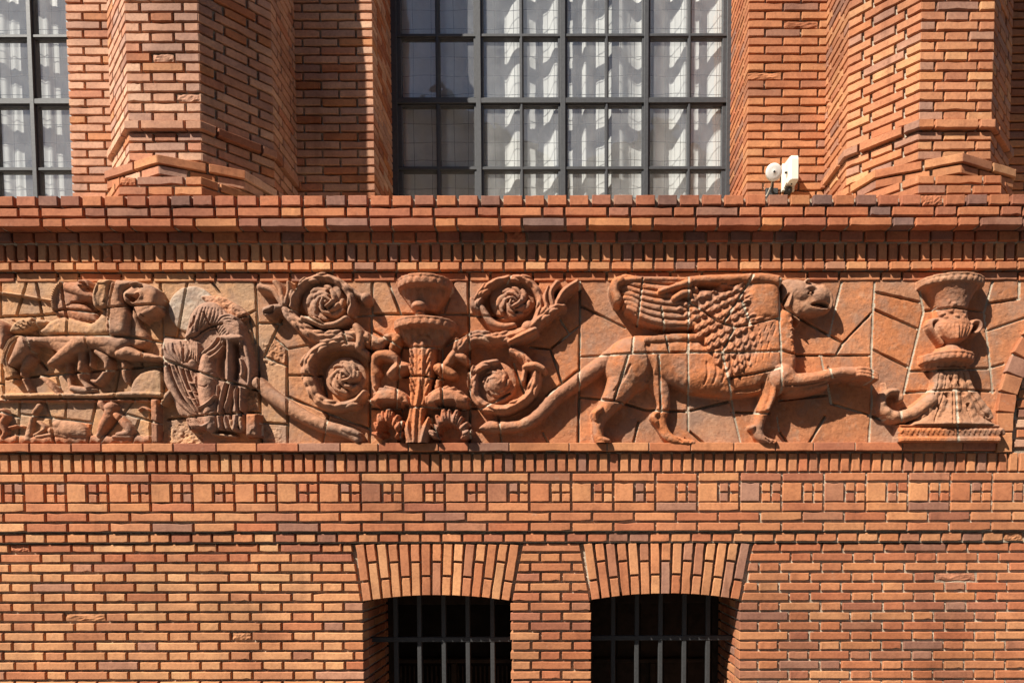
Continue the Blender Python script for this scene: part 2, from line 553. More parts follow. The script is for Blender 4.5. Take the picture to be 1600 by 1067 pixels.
def opposite_house(x0, x1, h, wall_c, label):
    # stands across the road behind the camera; shows only as a dark gable in the panes
    t = thing("opposite_house", label, "house", ((x0+x1)/2, -4300, -485), "houses across the road")
    Yf = -4300.0
    mw = plain("house_render", wall_c, 0.9, 0, 0.2, 2, 0.2)
    m = MB(); m.box(x0, x1, Yf-2400, Yf, -485, -485+h); m.build("wall", mw, t)
    xm = (x0+x1)/2
    m = MB(); z = -485+h
    m.add([(x0-20, Yf+20, z), (x1+20, Yf+20, z), (xm, Yf+20, z+560), (x0-20, Yf-2420, z), (x1+20, Yf-2420, z), (xm, Yf-2420, z+560)],
          [(0, 1, 2), (5, 4, 3), (0, 2, 5, 3), (2, 1, 4, 5), (0, 3, 4, 1)]); m.build("roof", M_BOARD, t)
    n = max(2, int((x1-x0)/420))
    for i in range(n):
        for k in range(int(h/900)):
            cx = x0 + (x1-x0)*(i+0.5)/n; cz = -485 + 420 + k*880
            m = MB(); m.bbox(cx-130, cx+130, Yf-4, Yf+14, cz-230, cz+230, 4); w_ = m.build("window", M_WHITE, t)
            for a in (-1, 1):
                m = MB(); m.box(cx-4+a*60-52, cx+4+a*60+52, Yf+14.5, Yf+18, cz-205, cz+205); m.build("pane", M_LENS, w_)
XL, XR = -1400.0, 1150.0            # ends of the masonry that is built
opposite_house(-4200, -2150, 3300, (0.22, 0.11, 0.07), "brown house across the road behind the viewer, farthest left")
opposite_house(-2120, -150, 3800, (0.30, 0.24, 0.18), "ochre gabled house across the road behind the viewer, left of centre")
opposite_house(-120, 1900, 3500, (0.20, 0.10, 0.07), "dark red house across the road behind the viewer, right of centre")
opposite_house(1930, 4100, 3700, (0.26, 0.20, 0.16), "grey house across the road behind the viewer, farthest right")
def core(parent, x0, x1, z0, z1, Y, back=150, recess=6.6, seed=1, step=9, amp=0.9, name="mortar_bed", recess_right=None):
    m = MB(); m.box(x0, x1, Y + recess + 1.6, back, z0, z1)
    v, f = rough_sheet(x0, x1, z0, z1, Y + recess, amp, step, seed)
    if recess_right is not None:               # the pointing is fuller toward the right
        v = [(x, y + (recess_right-recess)*min(1.0, max(0.0, (x+150.0)/500.0)), z) for x, y, z in v]
    m.add(v, f)
    return m.build(name, M_MORTAR, parent)

# ------------------------------------------------------------------ basement wall with two barred openings
OP = []                            # openings: x left, x right, z springing, x of arch foot and head
for (xl, xr, tl, tr, yt, ys, rise) in ((567.5, 798.0, 551.0, 815.0, 849.0, 938.5, 9.5), (923.5, 1155.5, 907.5, 1175.0, 848.0, 937.0, 10.0)):
    OP.append(dict(l=XP(xl, 1000, 0), r=XP(xr, 1000, 0), zs=ZP(ys, 0), zt=ZP(yt, 0), tl=XP(tl, 850, 0), tr=XP(tr, 850, 0), rise=rise))
ZW0 = ZP(855.3, 0)                 # middle of the top course of the plain wall
bw = thing("basement_wall", "orange brick wall in alternating long and short bricks around the two barred basement openings", "wall", (0, 0, -485))
B = Bricks(bw)
for k in range(21):
    z = ZW0 - k * COURSE
    blocks = []
    for o_ in OP:
        if z + 4 > o_["zs"]:
            t = (o_["zt"] - z) / (o_["zt"] - o_["zs"])
            sl_ = (o_["l"] - o_["tl"]) / (o_["zt"] - o_["zs"]) * BH * -1
            blocks.append((o_["tl"] + t*(o_["l"]-o_["tl"]) - 3.0, o_["tr"] + t*(o_["r"]-o_["tr"]) + 3.0, sl_))
        else:
            blocks.append((o_["l"], o_["r"], 0.0))
    edges = [XL] + [e for b in blocks for e in b[:2]] + [XR]
    for s in range(0, len(edges), 2):
        ivs = run(edges[s], edges[s+1], [61.0, 28.6], (0 if k % 2 else 48.8) - 6 + random.uniform(-1.5, 1.5))
        for q, (a, b) in enumerate(ivs):
            sr = sl = 0.0
            if q == len(ivs)-1 and s < len(edges)-2: sr = blocks[s//2][2]
            if q == 0 and s > 0: sl = -blocks[s//2-1][2]
            xm = (a+b)/2
            px = 885 + xm
            pal = "golden" if random.random() < max(0.0, min(0.9, (700 - px)/460 + 0.25)) else ("wall" if random.random() < 0.7 else "red")  # yellower bricks grow commoner toward the left
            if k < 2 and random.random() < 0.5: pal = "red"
            vis = 1.0 if (-20 < px < 1620 and k < 15) else 0.05
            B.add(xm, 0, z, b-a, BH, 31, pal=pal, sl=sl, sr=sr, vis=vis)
# brick sides of the openings
for o_ in OP:
    for side, x in ((1, o_["l"]), (-1, o_["r"])):
        k = 0
        z = ZW0 - math.ceil((ZW0 + 2 - o_["zs"]) / COURSE) * COURSE
        while z > ZW0 - 21*COURSE:
            for (a, b) in run(35.0, 150.0, [61.0, 28.6] if k % 2 else [28.6, 61.0], 35.0):
                B.add(x, (a+b)/2, z, b-a, BH, 20, rz=side*math.pi/2, pal="red" if random.random() < 0.6 else "wall", kind="plain", vis=0.3)
            z -= COURSE; k += 1
B.finish()
zs = min(o_["zs"] for o_ in OP)
zb = ZP(849.0, 0) - 1
e = [XL] + [v for o_ in OP for v in (o_["l"], o_["r"])] + [XR]
core(bw, XL, OP[0]["l"]-3.4, -484, zs, 0, seed=3)
core(bw, OP[0]["r"]+3.4, OP[1]["l"]-3.4, -484, zs, 0, seed=4, recess_right=3.7)
core(bw, OP[1]["r"]+3.4, XR, -484, zs, 0, seed=5, recess_right=3.7)
core(bw, XL, OP[0]["l"]-1, zs, zb, 0, seed=6)
core(bw, OP[0]["r"]+1, OP[1]["l"]-1, zs, zb, 0, seed=7, recess_right=3.7)
core(bw, OP[1]["r"]+1, XR, zs, zb, 0, seed=8, recess_right=3.7)
for o_ in OP:
    core(bw, o_["l"]-1, o_["r"]+1, o_["zs"]+o_["rise"]+1.5, zb, 0.6, seed=9)

# ------------------------------------------------------------------ flat brick arches over the openings
for n_, o_ in enumerate(OP):
    t = thing("brick_arch", ["fanned brick arch over the left barred basement opening", "fanned brick arch over the right barred basement opening"][n_],
              "arch", ((o_["l"]+o_["r"])/2, 0, o_["zs"]), "fanned arches over the basement openings")
    B = Bricks(t, "voussoir_brick")
    xm = (o_["l"]+o_["r"])/2; wb = (o_["r"]-o_["l"])/2; xt = (o_["tl"]+o_["tr"])/2; wt = (o_["tr"]-o_["tl"])/2
    for i in range(15):
        u = (i + 0.5)/15*2 - 1
        pb = Vector((xm + u*wb, 0, o_["zs"] + o_["rise"]*(1-u*u)))
        ptop = Vector((xt + u*wt*0.985, 0, o_["zt"] - 0.8 - abs(u)*0.8))
        d = ptop - pb; Ld = d.length; d.normalize()
        ang = math.atan2(d.x, d.z)
        short = 26.0 if i % 2 else Ld - 28.0 - 3.6
        w_ = 12.4
        for a, b in ((0, Ld - short - 3.6), (Ld - short, Ld)):
            c = pb + d*((a+b)/2)
            # a second copy of the tone keeps the arch a little warmer than the wall around it
            B.add(c.x, -1.4, c.z, w_ + 0.9*((a+b)/2/Ld), b-a, 34, ry=ang, pal="wall" if random.random() < 0.75 else "golden", kind="plain")
    B.finish()

# ------------------------------------------------------------------ barred windows inside the openings
def barred_window(o_, label, xs, yh, boards):
    t = thing("barred_window", label, "window", ((o_["l"]+o_["r"])/2, 60, -485), "barred basement windows")
    Yb = 52.0
    zt = o_["zs"] + o_["rise"] + 4
    zb_ = -480
    for px in xs:
        x = XP(px, 1000, Yb)
        m = MB(); m.bbox(x-3.6, x+3.6, Yb-3.6, Yb+3.6, zb_, zt, 0.8); m.build("iron_bar", M_IRON, t)
    z = ZP(yh, Yb)
    m = MB(); m.bbox(o_["l"]-2, o_["r"]+2, Yb-4.4, Yb+4.4, z-4.0, z+4.0, 0.7); m.build("cross_bar", M_IRON, t)
    # the sash far back in the recess
    a, b = o_["l"], o_["r"]
    Ys = 152.0
    for (x0, x1, z0, z1, nm) in ((a-20, a+10, -480, zt+30, "sash_stile"), (b-10, b+20, -480, zt+30, "sash_stile"),
                                 (a+10, b-10, zt-34, zt+30, "sash_rail"), (a+10, b-10, ZP(1032, Ys)-4, ZP(1032, Ys)+4, "sash_rail"),
                                 ((a+b)/2-5, (a+b)/2+5, -480, ZP(1032, Ys)-4.2, "sash_mullion")):
        m = MB(); m.bbox(x0, x1, Ys, Ys+16, z0, z1, 1.5); m.build(nm, M_BOARD, t)
    if boards:
        m = MB()
        n = 5
        for i in range(n):
            x0 = a + 10 + (b-a-20)*i/n; x1 = a + 10 + (b-a-20)*(i+1)/n - 0.8
            q = MB(); q.bbox(x0, x1, Ys+9, Ys+14, -480, zt-30, 0.8); q.build("board", M_BOARD, t)
    else:
        m = MB(); m.box(a+10, b-10, Ys+12, Ys+13, -480, zt-30); m.build("pane", M_DARK, t)  # matte black sheet instead of glass; the deep recess's shade is in its colour
        i = 0; x = a + 18
        while x < b - 14:
            q = MB(); q.box(x, x+2.6, Ys+7, Ys+11, -480, ZP(1040, Ys+7)); q.build("radiator_fin", M_BOARD, t)
            x += 8.0
    m = MB(); m.box(a-60, b+60, Ys+120, Ys+124, -485, zt+60); m.box(a-60, b+60, Ys+2, Ys+120, zt+56, zt+60)
    m.box(a-64, a-60, Ys+2, Ys+124, -485, zt+60); m.box(b+60, b+64, Ys+2, Ys+124, -485, zt+60)
    m.build("dark_recess", M_DARK, t)
barred_window(OP[0], "dark basement window with iron bars and a cross bar, left of the brick strip", [619, 656, 694, 731.5, 770], 998, False)
barred_window(OP[1], "boarded dark basement window with iron bars, right of the brick strip", [957.6, 994.7, 1031.7, 1068.8, 1105.8], 996, True)

# ------------------------------------------------------------------ banded brickwork between basement and frieze
band = thing("patterned_brick_band", "brick band with upright bricks, square tiles and small four-square checks below the frieze", "brick band", (0, 0, ZP(846, 0)))
B = Bricks(band)
def row(Bk, y0, y1, Y, pattern, offset, x0=XL, x1=XR, pal="wall", D=31, joint=JV, name=None, vis=1.0, alt=None, h=None):
    za, zb2 = ZP(y1, Y), ZP(y0, Y)
    for (a, b) in run(x0, x1, pattern, offset, joint):
        px = 885 + (a+b)/2*1.02
        p = pal
        if alt and random.random() < alt[1]: p = alt[0]
        if px < 420 and Y > -15 and random.random() < 0.35: p = "golden"
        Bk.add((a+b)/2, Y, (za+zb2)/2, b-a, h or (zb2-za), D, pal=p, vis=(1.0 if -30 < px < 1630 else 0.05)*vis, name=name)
row(B, 833.2, 846.0, -4, [28.4], 2, alt=("red", 0.5))
row(B, 817, 829.3, -8, [61.0], 10, alt=("red", 0.3))
row(B, 801, 813.4, -8, [61.0], 42, alt=("red", 0.3))
row(B, 785.6, 798, -8, [61.0], 10, alt=("red", 0.3))
row(B, 739.8, 751.6, -8, [61.0], 10, alt=("red", 0.3))
# squares and checks: period of one long brick
za, zb2 = ZP(783.4, -8), ZP(755.2, -8)
per = 65.0; x = math.ceil((XL+4)/per)*per + XP(1158, 770, -8) % per
while x < XR - 70:
    px = 885 + x
    vis = 1.0 if -60 < px < 1620 else 0.02
    B.add(x + 14, -8.3, (za+zb2)/2, 28.4, zb2-za, 20, pal="wall", kind="plain", vis=vis*2, name="square_tile")
    s = 12.0
    for i in range(2):
        for k in range(2):
            B.add(x + 28.4 + 4.6 + s/2 + i*(s+3.9), -8, za + s/2 + 0.2 + k*(zb2-za-s-0.4), s, s, 20, pal="wall" if random.random() < 0.6 else "red", kind="plain", vis=vis, name="small_tile")
    x += per
B.finish()
core(band, XL, XR, ZP(848.6, -4)+0.4, ZP(831, -4), -4, seed=21, recess_right=3.7)
core(band, XL, XR, ZP(831, -8)+0.4, ZP(738.5, -8), -8, seed=22, recess_right=3.7)

sold = thing("upright_brick_course", "row of narrow upright bricks under the ledge along the foot of the frieze", "brick course", (0, 0, ZP(737, 0)), "courses of upright bricks")
B = Bricks(sold, "upright_brick")
row(B, 708.8, 736.6, -8, [11.9], 3, joint=4.3, alt=("red", 0.3))
B.finish()
core(sold, XL, XR, ZP(738.5, -8)+0.4, ZP(706, -8), -8, seed=23, recess=8, recess_right=5)

ledge = thing("frieze_ledge", "projecting ledge of long terracotta blocks along the foot of the frieze", "ledge", (0, 0, ZP(705, 0)))
B = Bricks(ledge, "ledge_block")
x = XL; za, zb2 = ZP(704.6, -16), ZP(691.6, -16)
while x < XP(1556, 700, -16):
    L = random.choice([64, 62, 60, 44, 70, 30, 90, 56])
    L = min(L, XP(1556, 700, -16) - x)
    if L > 8: B.add(x + L/2, -16, (za+zb2)/2, L, zb2-za, 60, pal="wall" if random.random() < 0.5 else "red", kind="plain")
    x += L + 1.9
B.finish()
core(ledge, XL, XP(1556, 700, -16), za+0.6, zb2-0.6, -16, seed=24, recess=2.2, amp=0.3)

# ------------------------------------------------------------------ cornice over the frieze
corn = thing("brick_cornice", "stepped brick cornice shelf between the frieze and the tall windows", "cornice", (0, 0, ZP(439, 0)))
B = Bricks(corn)
YC = dict(r1=-35, r2=-34, r3=-35, r4=-17, r6=-13, r7=-6)
row(B, 305.2, 320.4, YC["r1"], [27.6], 6, joint=5.0, pal="soot", alt=("red", 0.4), D=40)
row(B, 324.4, 337.0, YC["r2"], [60.0, 28.6], 0, pal="red", alt=("soot", 0.5), D=40)
row(B, 341.0, 352.8, YC["r3"], [60.0, 28.6], 34, pal="red", alt=("soot", 0.35), D=40)
row(B, 362.0, 376.4, YC["r4"], [31.0, 28.4], 11, pal="soot", alt=("red", 0.3), D=40)
row(B, 409.8, 420.8, YC["r6"], [28.4], 5, pal="wall", alt=("golden", 0.3), D=40)
row(B, 426.0, 438.6, YC["r7"], [60, 28, 61, 44], 0, pal="red", alt=("wall", 0.5), D=30)
B.finish()
core(corn, XL, XR, ZP(322, -35), ZP(305.2, -35)-1.5, YC["r1"], seed=31, back=330, recess=9)
core(corn, XL, XR, ZP(352.8, -34)+0.9, ZP(322, -34)-0.5, YC["r2"]+1, seed=32)
core(corn, XL, XR, ZP(379, -17), ZP(353.2, -17)+9, YC["r4"], seed=33)
core(corn, XL, XR, ZP(421.5, -13)+0.6, ZP(408.6, -13), YC["r6"], seed=34)
core(corn, XL, XR, ZP(439, -6), ZP(420.5, -6), YC["r7"], seed=35)
dent = thing("upright_brick_course", "row of narrow upright bricks shaded by the cornice shelf above the frieze", "brick course", (0, 0, ZP(408, 0)), "courses of upright bricks")
B = Bricks(dent, "upright_brick")
row(B, 380.6, 407.6, -11, [11.9], 7, joint=4.2, pal="wall", alt=("golden", 0.3), D=34)
B.finish()
core(dent, XL, XR, ZP(409.4, -11)+0.4, ZP(378, -11), -11, seed=36, recess=9)
m = MB(); m.box(XL, XR, 20, 150, ZP(849, 0)-0.5, ZP(322, 0)); m.build("rubble_core", M_MORTAR, corn)

# ------------------------------------------------------------------ upper storey: wall strips, piers
YU = 200.0                                      # face of the upper wall
Z1 = ZP(291, YU, 1230)                          # a course of that wall
CU = (ZP(10.6, YU, 1230) - Z1) / 21.0
NUP = 34                                        # courses built from Z1 upward
XC = (XP(583.5, 150, YU) + XP(1168.5, 150, YU)) / 2
HW = (XP(1168.5, 150, YU) - XP(583.5, 150, YU)) / 2     # half the window opening
XPIER = (XP(1490, 100, 21) - XP(249.5, 100, 21)) / 2    # piers stand this far either side of XC
APO = 135.0; YPC = 21.0 + APO
REV = 333.0
ZTOP = Z1 + NUP*CU + 8
def upper_strip(x0, x1, label, pal, gaps, reveal):
    t = thing("window_wall", label, "wall", ((x0+x1)/2, YU, Z1-60), "wall strips beside the tall windows")
    B = Bricks(t)
    for k in range(-1, NUP):
        z = Z1 + k*CU
        for (a, b, anchor) in gaps:
            for (p, q) in run(a, b, [60.0], anchor + (0 if k % 2 else 32)):
                pl = pal if random.random() < 0.82 else "wall"
                B.add((p+q)/2, YU, z, q-p, BH, 31, pal=pl, vis=1.0 if k < 22 else 0.05)
        for (x, side) in reveal:
            for (p, q) in run(YU+35, REV, [60.0, 28.4] if k % 2 else [28.4, 60.0], YU+35):
                B.add(x, (p+q)/2, z, q-p, BH, 20, rz=side*math.pi/2, pal=pal if random.random() < 0.5 else "red", kind="plain", vis=0.4 if k < 22 else 0.02)
    B.finish()
    m = MB(); m.box(x0+(3.4 if any(s < 0 for _, s in reveal) else 0), x1-(3.4 if any(s > 0 for _, s in reveal) else 0), YU+7.8, REV+10, 400, ZTOP+500)
    v, f = rough_sheet(x0+3.6, x1-3.6, Z1-60, ZTOP, YU+6.2, 0.9, 9, 41); m.add(v, f)
    m.build("mortar_bed", M_MORTAR, t)
half = HW; sp = XPIER
LPX, RPX = XC - sp, XC + sp
upper_strip(XC - 2*sp + half, XC - half, "upper brick wall behind the left pier, between the two tall windows", "pale",
            [(XC-2*sp+half, LPX-APO+2, XC-2*sp+half), (LPX+APO-2, XC-half, XC-half-60)], [(XC-half, 1), (XC-2*sp+half, -1)])
upper_strip(XC + half, XR, "upper brick wall behind the right pier, beside the cream alarm box", "wall",
            [(XC+half, RPX-APO+2, XC+half), (RPX+APO-2, XR, RPX+APO)], [(XC+half, -1)])

FA = APO * 2 * math.tan(math.radians(22.5))     # width of one face of the octagon
def face_row(B, cx, cy, apo, phi, z, h, kind, pal, cut=None, D=30, vis=1.0, inset=0.0):
    w = 2*apo*math.tan(math.radians(22.5))
    if kind == 0: ls = [0.22*w - 3.5, w - 2*0.22*w - 1.0, 0.22*w - 3.5]
    elif kind == 1: ls = [0.345*w - 2.6, w*0.31 - 2.8, 0.345*w - 2.6]
    else: ls = [w*0.56 - 2, w*0.44 - 2]
    j = (w - sum(ls)) / (len(ls)-1)
    ls = [l for l in ls]
    x = -w/2
    c, s = math.cos(phi), math.sin(phi)
    fx, fy = cx + apo*s, cy - apo*c
    for L in ls:
        a, b = x, x+L
        x += L + j
        if cut is not None:                      # the pier dies into the wall here
            lim = cut
            if phi > 1.5: b = min(b, lim)
            if phi < -1.5: a = max(a, -lim)
            if b - a < 6: continue
        m_ = (a+b)/2
        B.add(fx + m_*c, fy + m_*s, z, b-a, h, D, rz=phi, pal=pal if random.random() < 0.9 else "wall", kind=None if vis > 0.5 else "plain", vis=vis)
def octa(cx, cy, R, rot):
    return [(cx + R*math.sin(rot + math.radians(45*i)), cy - R*math.cos(rot + math.radians(45*i))) for i in range(8)][::1]
def pier(cx, label, pal, hidden):
    t = thing("brick_pier", label, "pier", (cx, YPC, 500), "eight-sided piers between the tall windows")
    B = Bricks(t)
    d45 = math.radians(45)
    cut = YU - YPC + 0.0
    faces = [-2, -1, 0, 1, 2]
    for k in range(0, NUP):
        z = Z1 + k*CU
        led = (k == 0)
        apo = APO + (6.5 if led else 0)
        for q in faces:
            vis = 1.0 if (k < 23) else 0.02
            if q == hidden: vis *= 0.03
            face_row(B, cx, YPC, apo, q*d45, z, BH + (0.6 if led else 0), (k + 0) % 2, pal, cut if abs(q) == 2 else None, vis=vis)
    for k in (1, 2, 3):
        for q in faces:
            face_row(B, cx, YPC, APO, q*d45, Z1 - k*CU, BH, k % 2, pal, cut if abs(q) == 2 else None, vis=0.9 if q != hidden else 0.05)
    # splayed foot: two courses turned by half a face, then a wider octagon
    for k, R in ((4, 158.0), (5, 154.5)):
        for q in (-1.5, -0.5, 0.5, 1.5):
            face_row(B, cx, YPC, R*math.cos(math.radians(22.5)), q*d45, Z1 - k*CU, BH+0.8, 2 if k == 4 else 1, pal if random.random() < .5 else "wall", None, vis=1.2, D=34)
    for k in (6, 7, 8):
        for q in faces:
            face_row(B, cx, YPC, 152.0, q*d45, Z1 - k*CU, BH, k % 2, pal if k == 8 else "wall", cut if abs(q) == 2 else None, vis=1.0 if q != hidden else 0.05)
    B.finish()
    r8 = math.radians(22.5)
    m = MB()
    m.prism(octa(cx, YPC, (APO-6.2)/math.cos(r8), r8), 440, ZTOP+500)
    m.prism(octa(cx, YPC, 149.0, 0), Z1 - 5.45*CU, Z1 - 3.55*CU)
    m.prism(octa(cx, YPC, 147.0/math.cos(r8), r8), 430, Z1 - 5.6*CU)
    m.build("mortar_bed", M_MORTAR, t)
pier(LPX, "pale brick eight-sided pier in sun and shade, left of the middle window", "pale", -2)
pier(RPX, "orange brick eight-sided pier with a splayed foot, right of the middle window", "pier", 2)

# ------------------------------------------------------------------ tall steel windows with curtains
def tall_window(xc, label, first_col, curtain_seed, calm):
    t = thing("steel_window", label, "window", (xc, REV, 480), "tall steel windows")
    dx = xc - XC
    YF = REV + 3.0
    z_low, z_high = 480.0, ZTOP + 80
    def X(px): return XP(px, 150, YF) + dx
    def bar(nm, x0, x1, z0, z1, d, nib, vertical):
        m = MB(); m.bbox(x0, x1, YF, YF+12, z0, z1, 0.8)
        if nib:
            if vertical:
                w = (x1-x0)*0.26; m.bbox((x0+x1)/2-w, (x0+x1)/2+w, YF-d, YF+0.2, z0, z1, 0.6)
            else:
                w = (z1-z0)*0.30; m.bbox(x0, x1, YF-d, YF+0.2, (z0+z1)/2-w, (z0+z1)/2+w, 0.6)
        m.build(nm, M_FRAME, t)
    cols = [(612, 627.5), (740.5, 755.5), (872, 887), (1003, 1016), (1128.5, 1143)]
    thin = [(681, 687.5), (812, 818), (945, 951), (1074, 1080)]
    rows_t = [(152, 165.5)]; rows_n = [(52.5, 60), (260, 267.5)]
    for i, (a, b) in enumerate(cols):
        if i >= first_col:
            x0, x1 = X(a), X(b)
            if i == 0: x0 -= 14
            if i == 4: x1 += 14
            bar("frame_stile" if i in (0, 4) else "mullion", x0, x1, z_low, z_high, 4.5, True, True)
    x_start = X(cols[first_col][0]); x_end = X(1143)
    zz = sorted([(ZP(b, YF), ZP(a, YF)) for a, b in rows_t + rows_n])
    up = zz[1]; dz = zz[1][0] - zz[0][0]
    allrows = [(zz[0], False), (zz[1], True), (zz[2], False), ((zz[2][0]+dz*1.0, zz[2][1]+dz*1.0+5), True)]
    panes_z = []
    prev = z_low
    for (z0, z1), thick in allrows:
        bar("transom" if thick else "glazing_bar", x_start, x_end, z0, z1, 3.6 if thick else 2.0, True, False)
        panes_z.append((prev, z0)); prev = z1
    for i, (a, b) in enumerate(thin):
        if i >= first_col:
            bar("glazing_bar", X(a), X(b), z_low, z_high, 2.2, True, True)
    xs = []
    for i in range(first_col, 4):
        xs += [(X(cols[i][1]), X(thin[i][0])), (X(thin[i][1]), X(cols[i+1][0]))]
    for (z0, z1) in panes_z:
        for (a, b) in xs:
            m = MB()
            g = random.uniform(-0.35, 0.35); g2 = random.uniform(-0.3, 0.3)
            m.add([(a-1, YF+6+g, z0-1), (b+1, YF+6-g, z0-1), (b+1, YF+6-g+g2, z1+1), (a-1, YF+6+g+g2, z1+1)], [(0, 1, 2, 3)])
            m.build("pane", M_GLASS, t)
    # wire netting just behind the glass
    YW = YF + 14
    for (z0, z1) in panes_z:
        n = max(1, round((z1-z0)/36.0))
        for k in range(n):
            z = z1 - (k+0.75)*36.0
            if z < z0 + 4 and k > 0: continue
            pts = []
            for q in range(25):
                u = q/24.0
                pts.append((x_start + (x_end-x_start)*u, YW + 1.2*math.sin(u*40+k), z + 1.3*math.sin(u*31 + k*2.1 + z0)))
            m = MB(); m.tube(pts, 0.55, 4); m.build("wire", M_WIRE, t)
    for (a, b) in xs:
        for fr in (0.36, 0.82):
            x = a + (b-a)*(fr + random.uniform(-0.07, 0.07))
            pts = [(x + 1.0*math.sin(q*1.3 + x), YW+0.6, z_low + (z_high-z_low)*q/14.0) for q in range(15)]
            m = MB(); m.tube(pts, 0.48, 4); m.build("wire", M_WIRE, t)
    # gathered curtain
    nx = int((x_end - x_start + 30)/2.0); nz = 150
    xx = np.linspace(x_start-15, x_end+15, nx); zz_ = np.linspace(z_low, z_high, nz)
    Xg, Zg = np.meshgrid(xx, zz_)
    r = np.random.default_rng(curtain_seed)
    warp = np.interp(xx, np.linspace(xx[0], xx[-1], 16), r.random(16)*26)
    p1 = 2*np.pi*(Xg + warp)/70.0
    s1 = np.sin(p1)
    if calm:
        Yg = 372 + 4*s1 + 1.6*np.sin(p1*2.3+1) + 1.0*np.sin(p1*5.1)
    else:
        small = np.sin(p1*2.0 + 0.8 + 0.3*np.sin(Zg/60.0)) * 2.6 + np.sin(p1*3.7 + 2 + 0.004*Zg) * 1.2
        # each gather is drawn up in shallow swags
        swag = (Zg - 22*np.cos(p1-1.2) + np.interp(xx, np.linspace(xx[0], xx[-1], 12), r.random(12)*34)[None, :]) / 36.0
        sw = swag - np.floor(swag)
        scal = (sw**2) * 2.4 * np.clip(s1+0.4, 0, 1)
        Yg = 366 + 9.0*s1 + small*0.6 - scal*0.4
    v = np.stack([Xg, Yg, Zg], -1).reshape(-1, 3)
    f = [(j*nx+i, j*nx+i+1, (j+1)*nx+i+1, (j+1)*nx+i) for j in range(nz-1) for i in range(nx-1)]
    c = mesh_obj("gathered_curtain", v, f, M_CURTAIN, None, True)
    c["label"] = "white gathered curtain with scalloped folds behind the middle tall window" if not calm else "plain white curtain behind the tall window at the left edge"
    c["category"] = "curtain"; c["group"] = "curtains behind the tall windows"
    m = MB()
    a, b = x_start-70, x_end+70
    m.box(a, b, 640, 644, 440, z_high+60); m.box(a, b, REV+30, 640, z_high+56, z_high+60); m.box(a, b, REV+30, 640, 440, 444)
    m.box(a-4, a, REV+30, 644, 440, z_high+60); m.box(b, b+4, REV+30, 644, 440, z_high+60)
    m.build("room_lining", M_ROOM, t)
tall_window(XC, "wide steel-framed window with white gathered curtains, in the middle between the piers", 0, 5, False)
tall_window(XC - 2*sp, "steel-framed window with blue sky glare in its panes, cut off at the left edge", 0, 8, True)
# ================================================================== terracotta frieze, carved as one relief and cut into its blocks
# The carving is described in photograph pixels; heights are in u above the ground of the slabs.
YB = -4.0
GX0, GX1, GY0, GY1 = -150, 1680, 434, 694
GS = 1.0
gx = np.arange(GX0, GX1 + 0.1, GS); gy = np.arange(GY0, GY1 + 0.1, GS)
GXX, GYY = np.meshgrid(gx, gy)
Hh = np.zeros(GXX.shape); Lb = np.zeros(GXX.shape, int)
ELS = [None]                       # element table: (thing key, part name, tint)
def el(key, part, tint_, under=None):
    ELS.append((key, part, tint_, under)); return len(ELS) - 1

def vnoise(scale, seed, octaves=4, gain=0.5):
    r = np.random.default_rng(seed)
    out = np.zeros(GXX.shape); amp = 1.0; tot = 0
    for o in range(octaves):
        s = scale / 2**o
        nx = int((GX1-GX0)/s) + 3; ny = int((GY1-GY0)/s) + 3
        g = r.random((ny, nx))
        u = (GXX-GX0)/s; v = (GYY-GY0)/s
        i = u.astype(int); j = v.astype(int); fu = u-i; fv = v-j
        fu = fu*fu*(3-2*fu); fv = fv*fv*(3-2*fv)
        out += amp*((g[j,i]*(1-fu)+g[j,i+1]*fu)*(1-fv) + (g[j+1,i]*(1-fu)+g[j+1,i+1]*fu)*fv)
        tot += amp; amp *= gain
    return out/tot - 0.5

HS, HB = 1.0, 0.0                  # depth of carving and thickness of its edge in the panel in hand
def at(x, y, h):
    """A raised point is seen displaced; bring it back to its place over the slab."""
    k = 1 - 0.6*h/1050.0
    return PPX + (x-PPX)*k, 840 + (y-840)*k

def cat(pts, step=3.0, closed=False):
    P = np.array(pts, float)
    n = len(P)
    if n < 3 and not closed: 
        out = [P[0] + (P[1]-P[0])*t for t in np.linspace(0, 1, 8)]
        return np.array(out)
    out = []
    segs = n if closed else n-1
    for i in range(segs):
        if closed: p0, p1, p2, p3 = P[(i-1) % n], P[i], P[(i+1) % n], P[(i+2) % n]
        else: p0, p1, p2, p3 = P[max(i-1, 0)], P[i], P[i+1], P[min(i+2, n-1)]
        m = max(2, int(np.hypot(*(p2-p1)[:2])/step))
        for t in np.arange(m)/m:
            out.append(0.5*((2*p1) + (-p0+p2)*t + (2*p0-5*p1+4*p2-p3)*t*t + (-p0+3*p1-3*p2+p3)*t**3))
    if not closed: out.append(P[-1])
    return np.array(out)

def sub(x0, x1, y0, y1):
    i0 = max(0, int((x0-GX0)/GS)); i1 = min(GXX.shape[1], int((x1-GX0)/GS)+2)
    j0 = max(0, int((y0-GY0)/GS)); j1 = min(GXX.shape[0], int((y1-GY0)/GS)+2)
    return slice(j0, j1), slice(i0, i1)

def put(e, sl, h, add=False):
    a = Hh[sl]
    m = h > a
    a[m] = h[m]
    if e: Lb[sl][m] = e

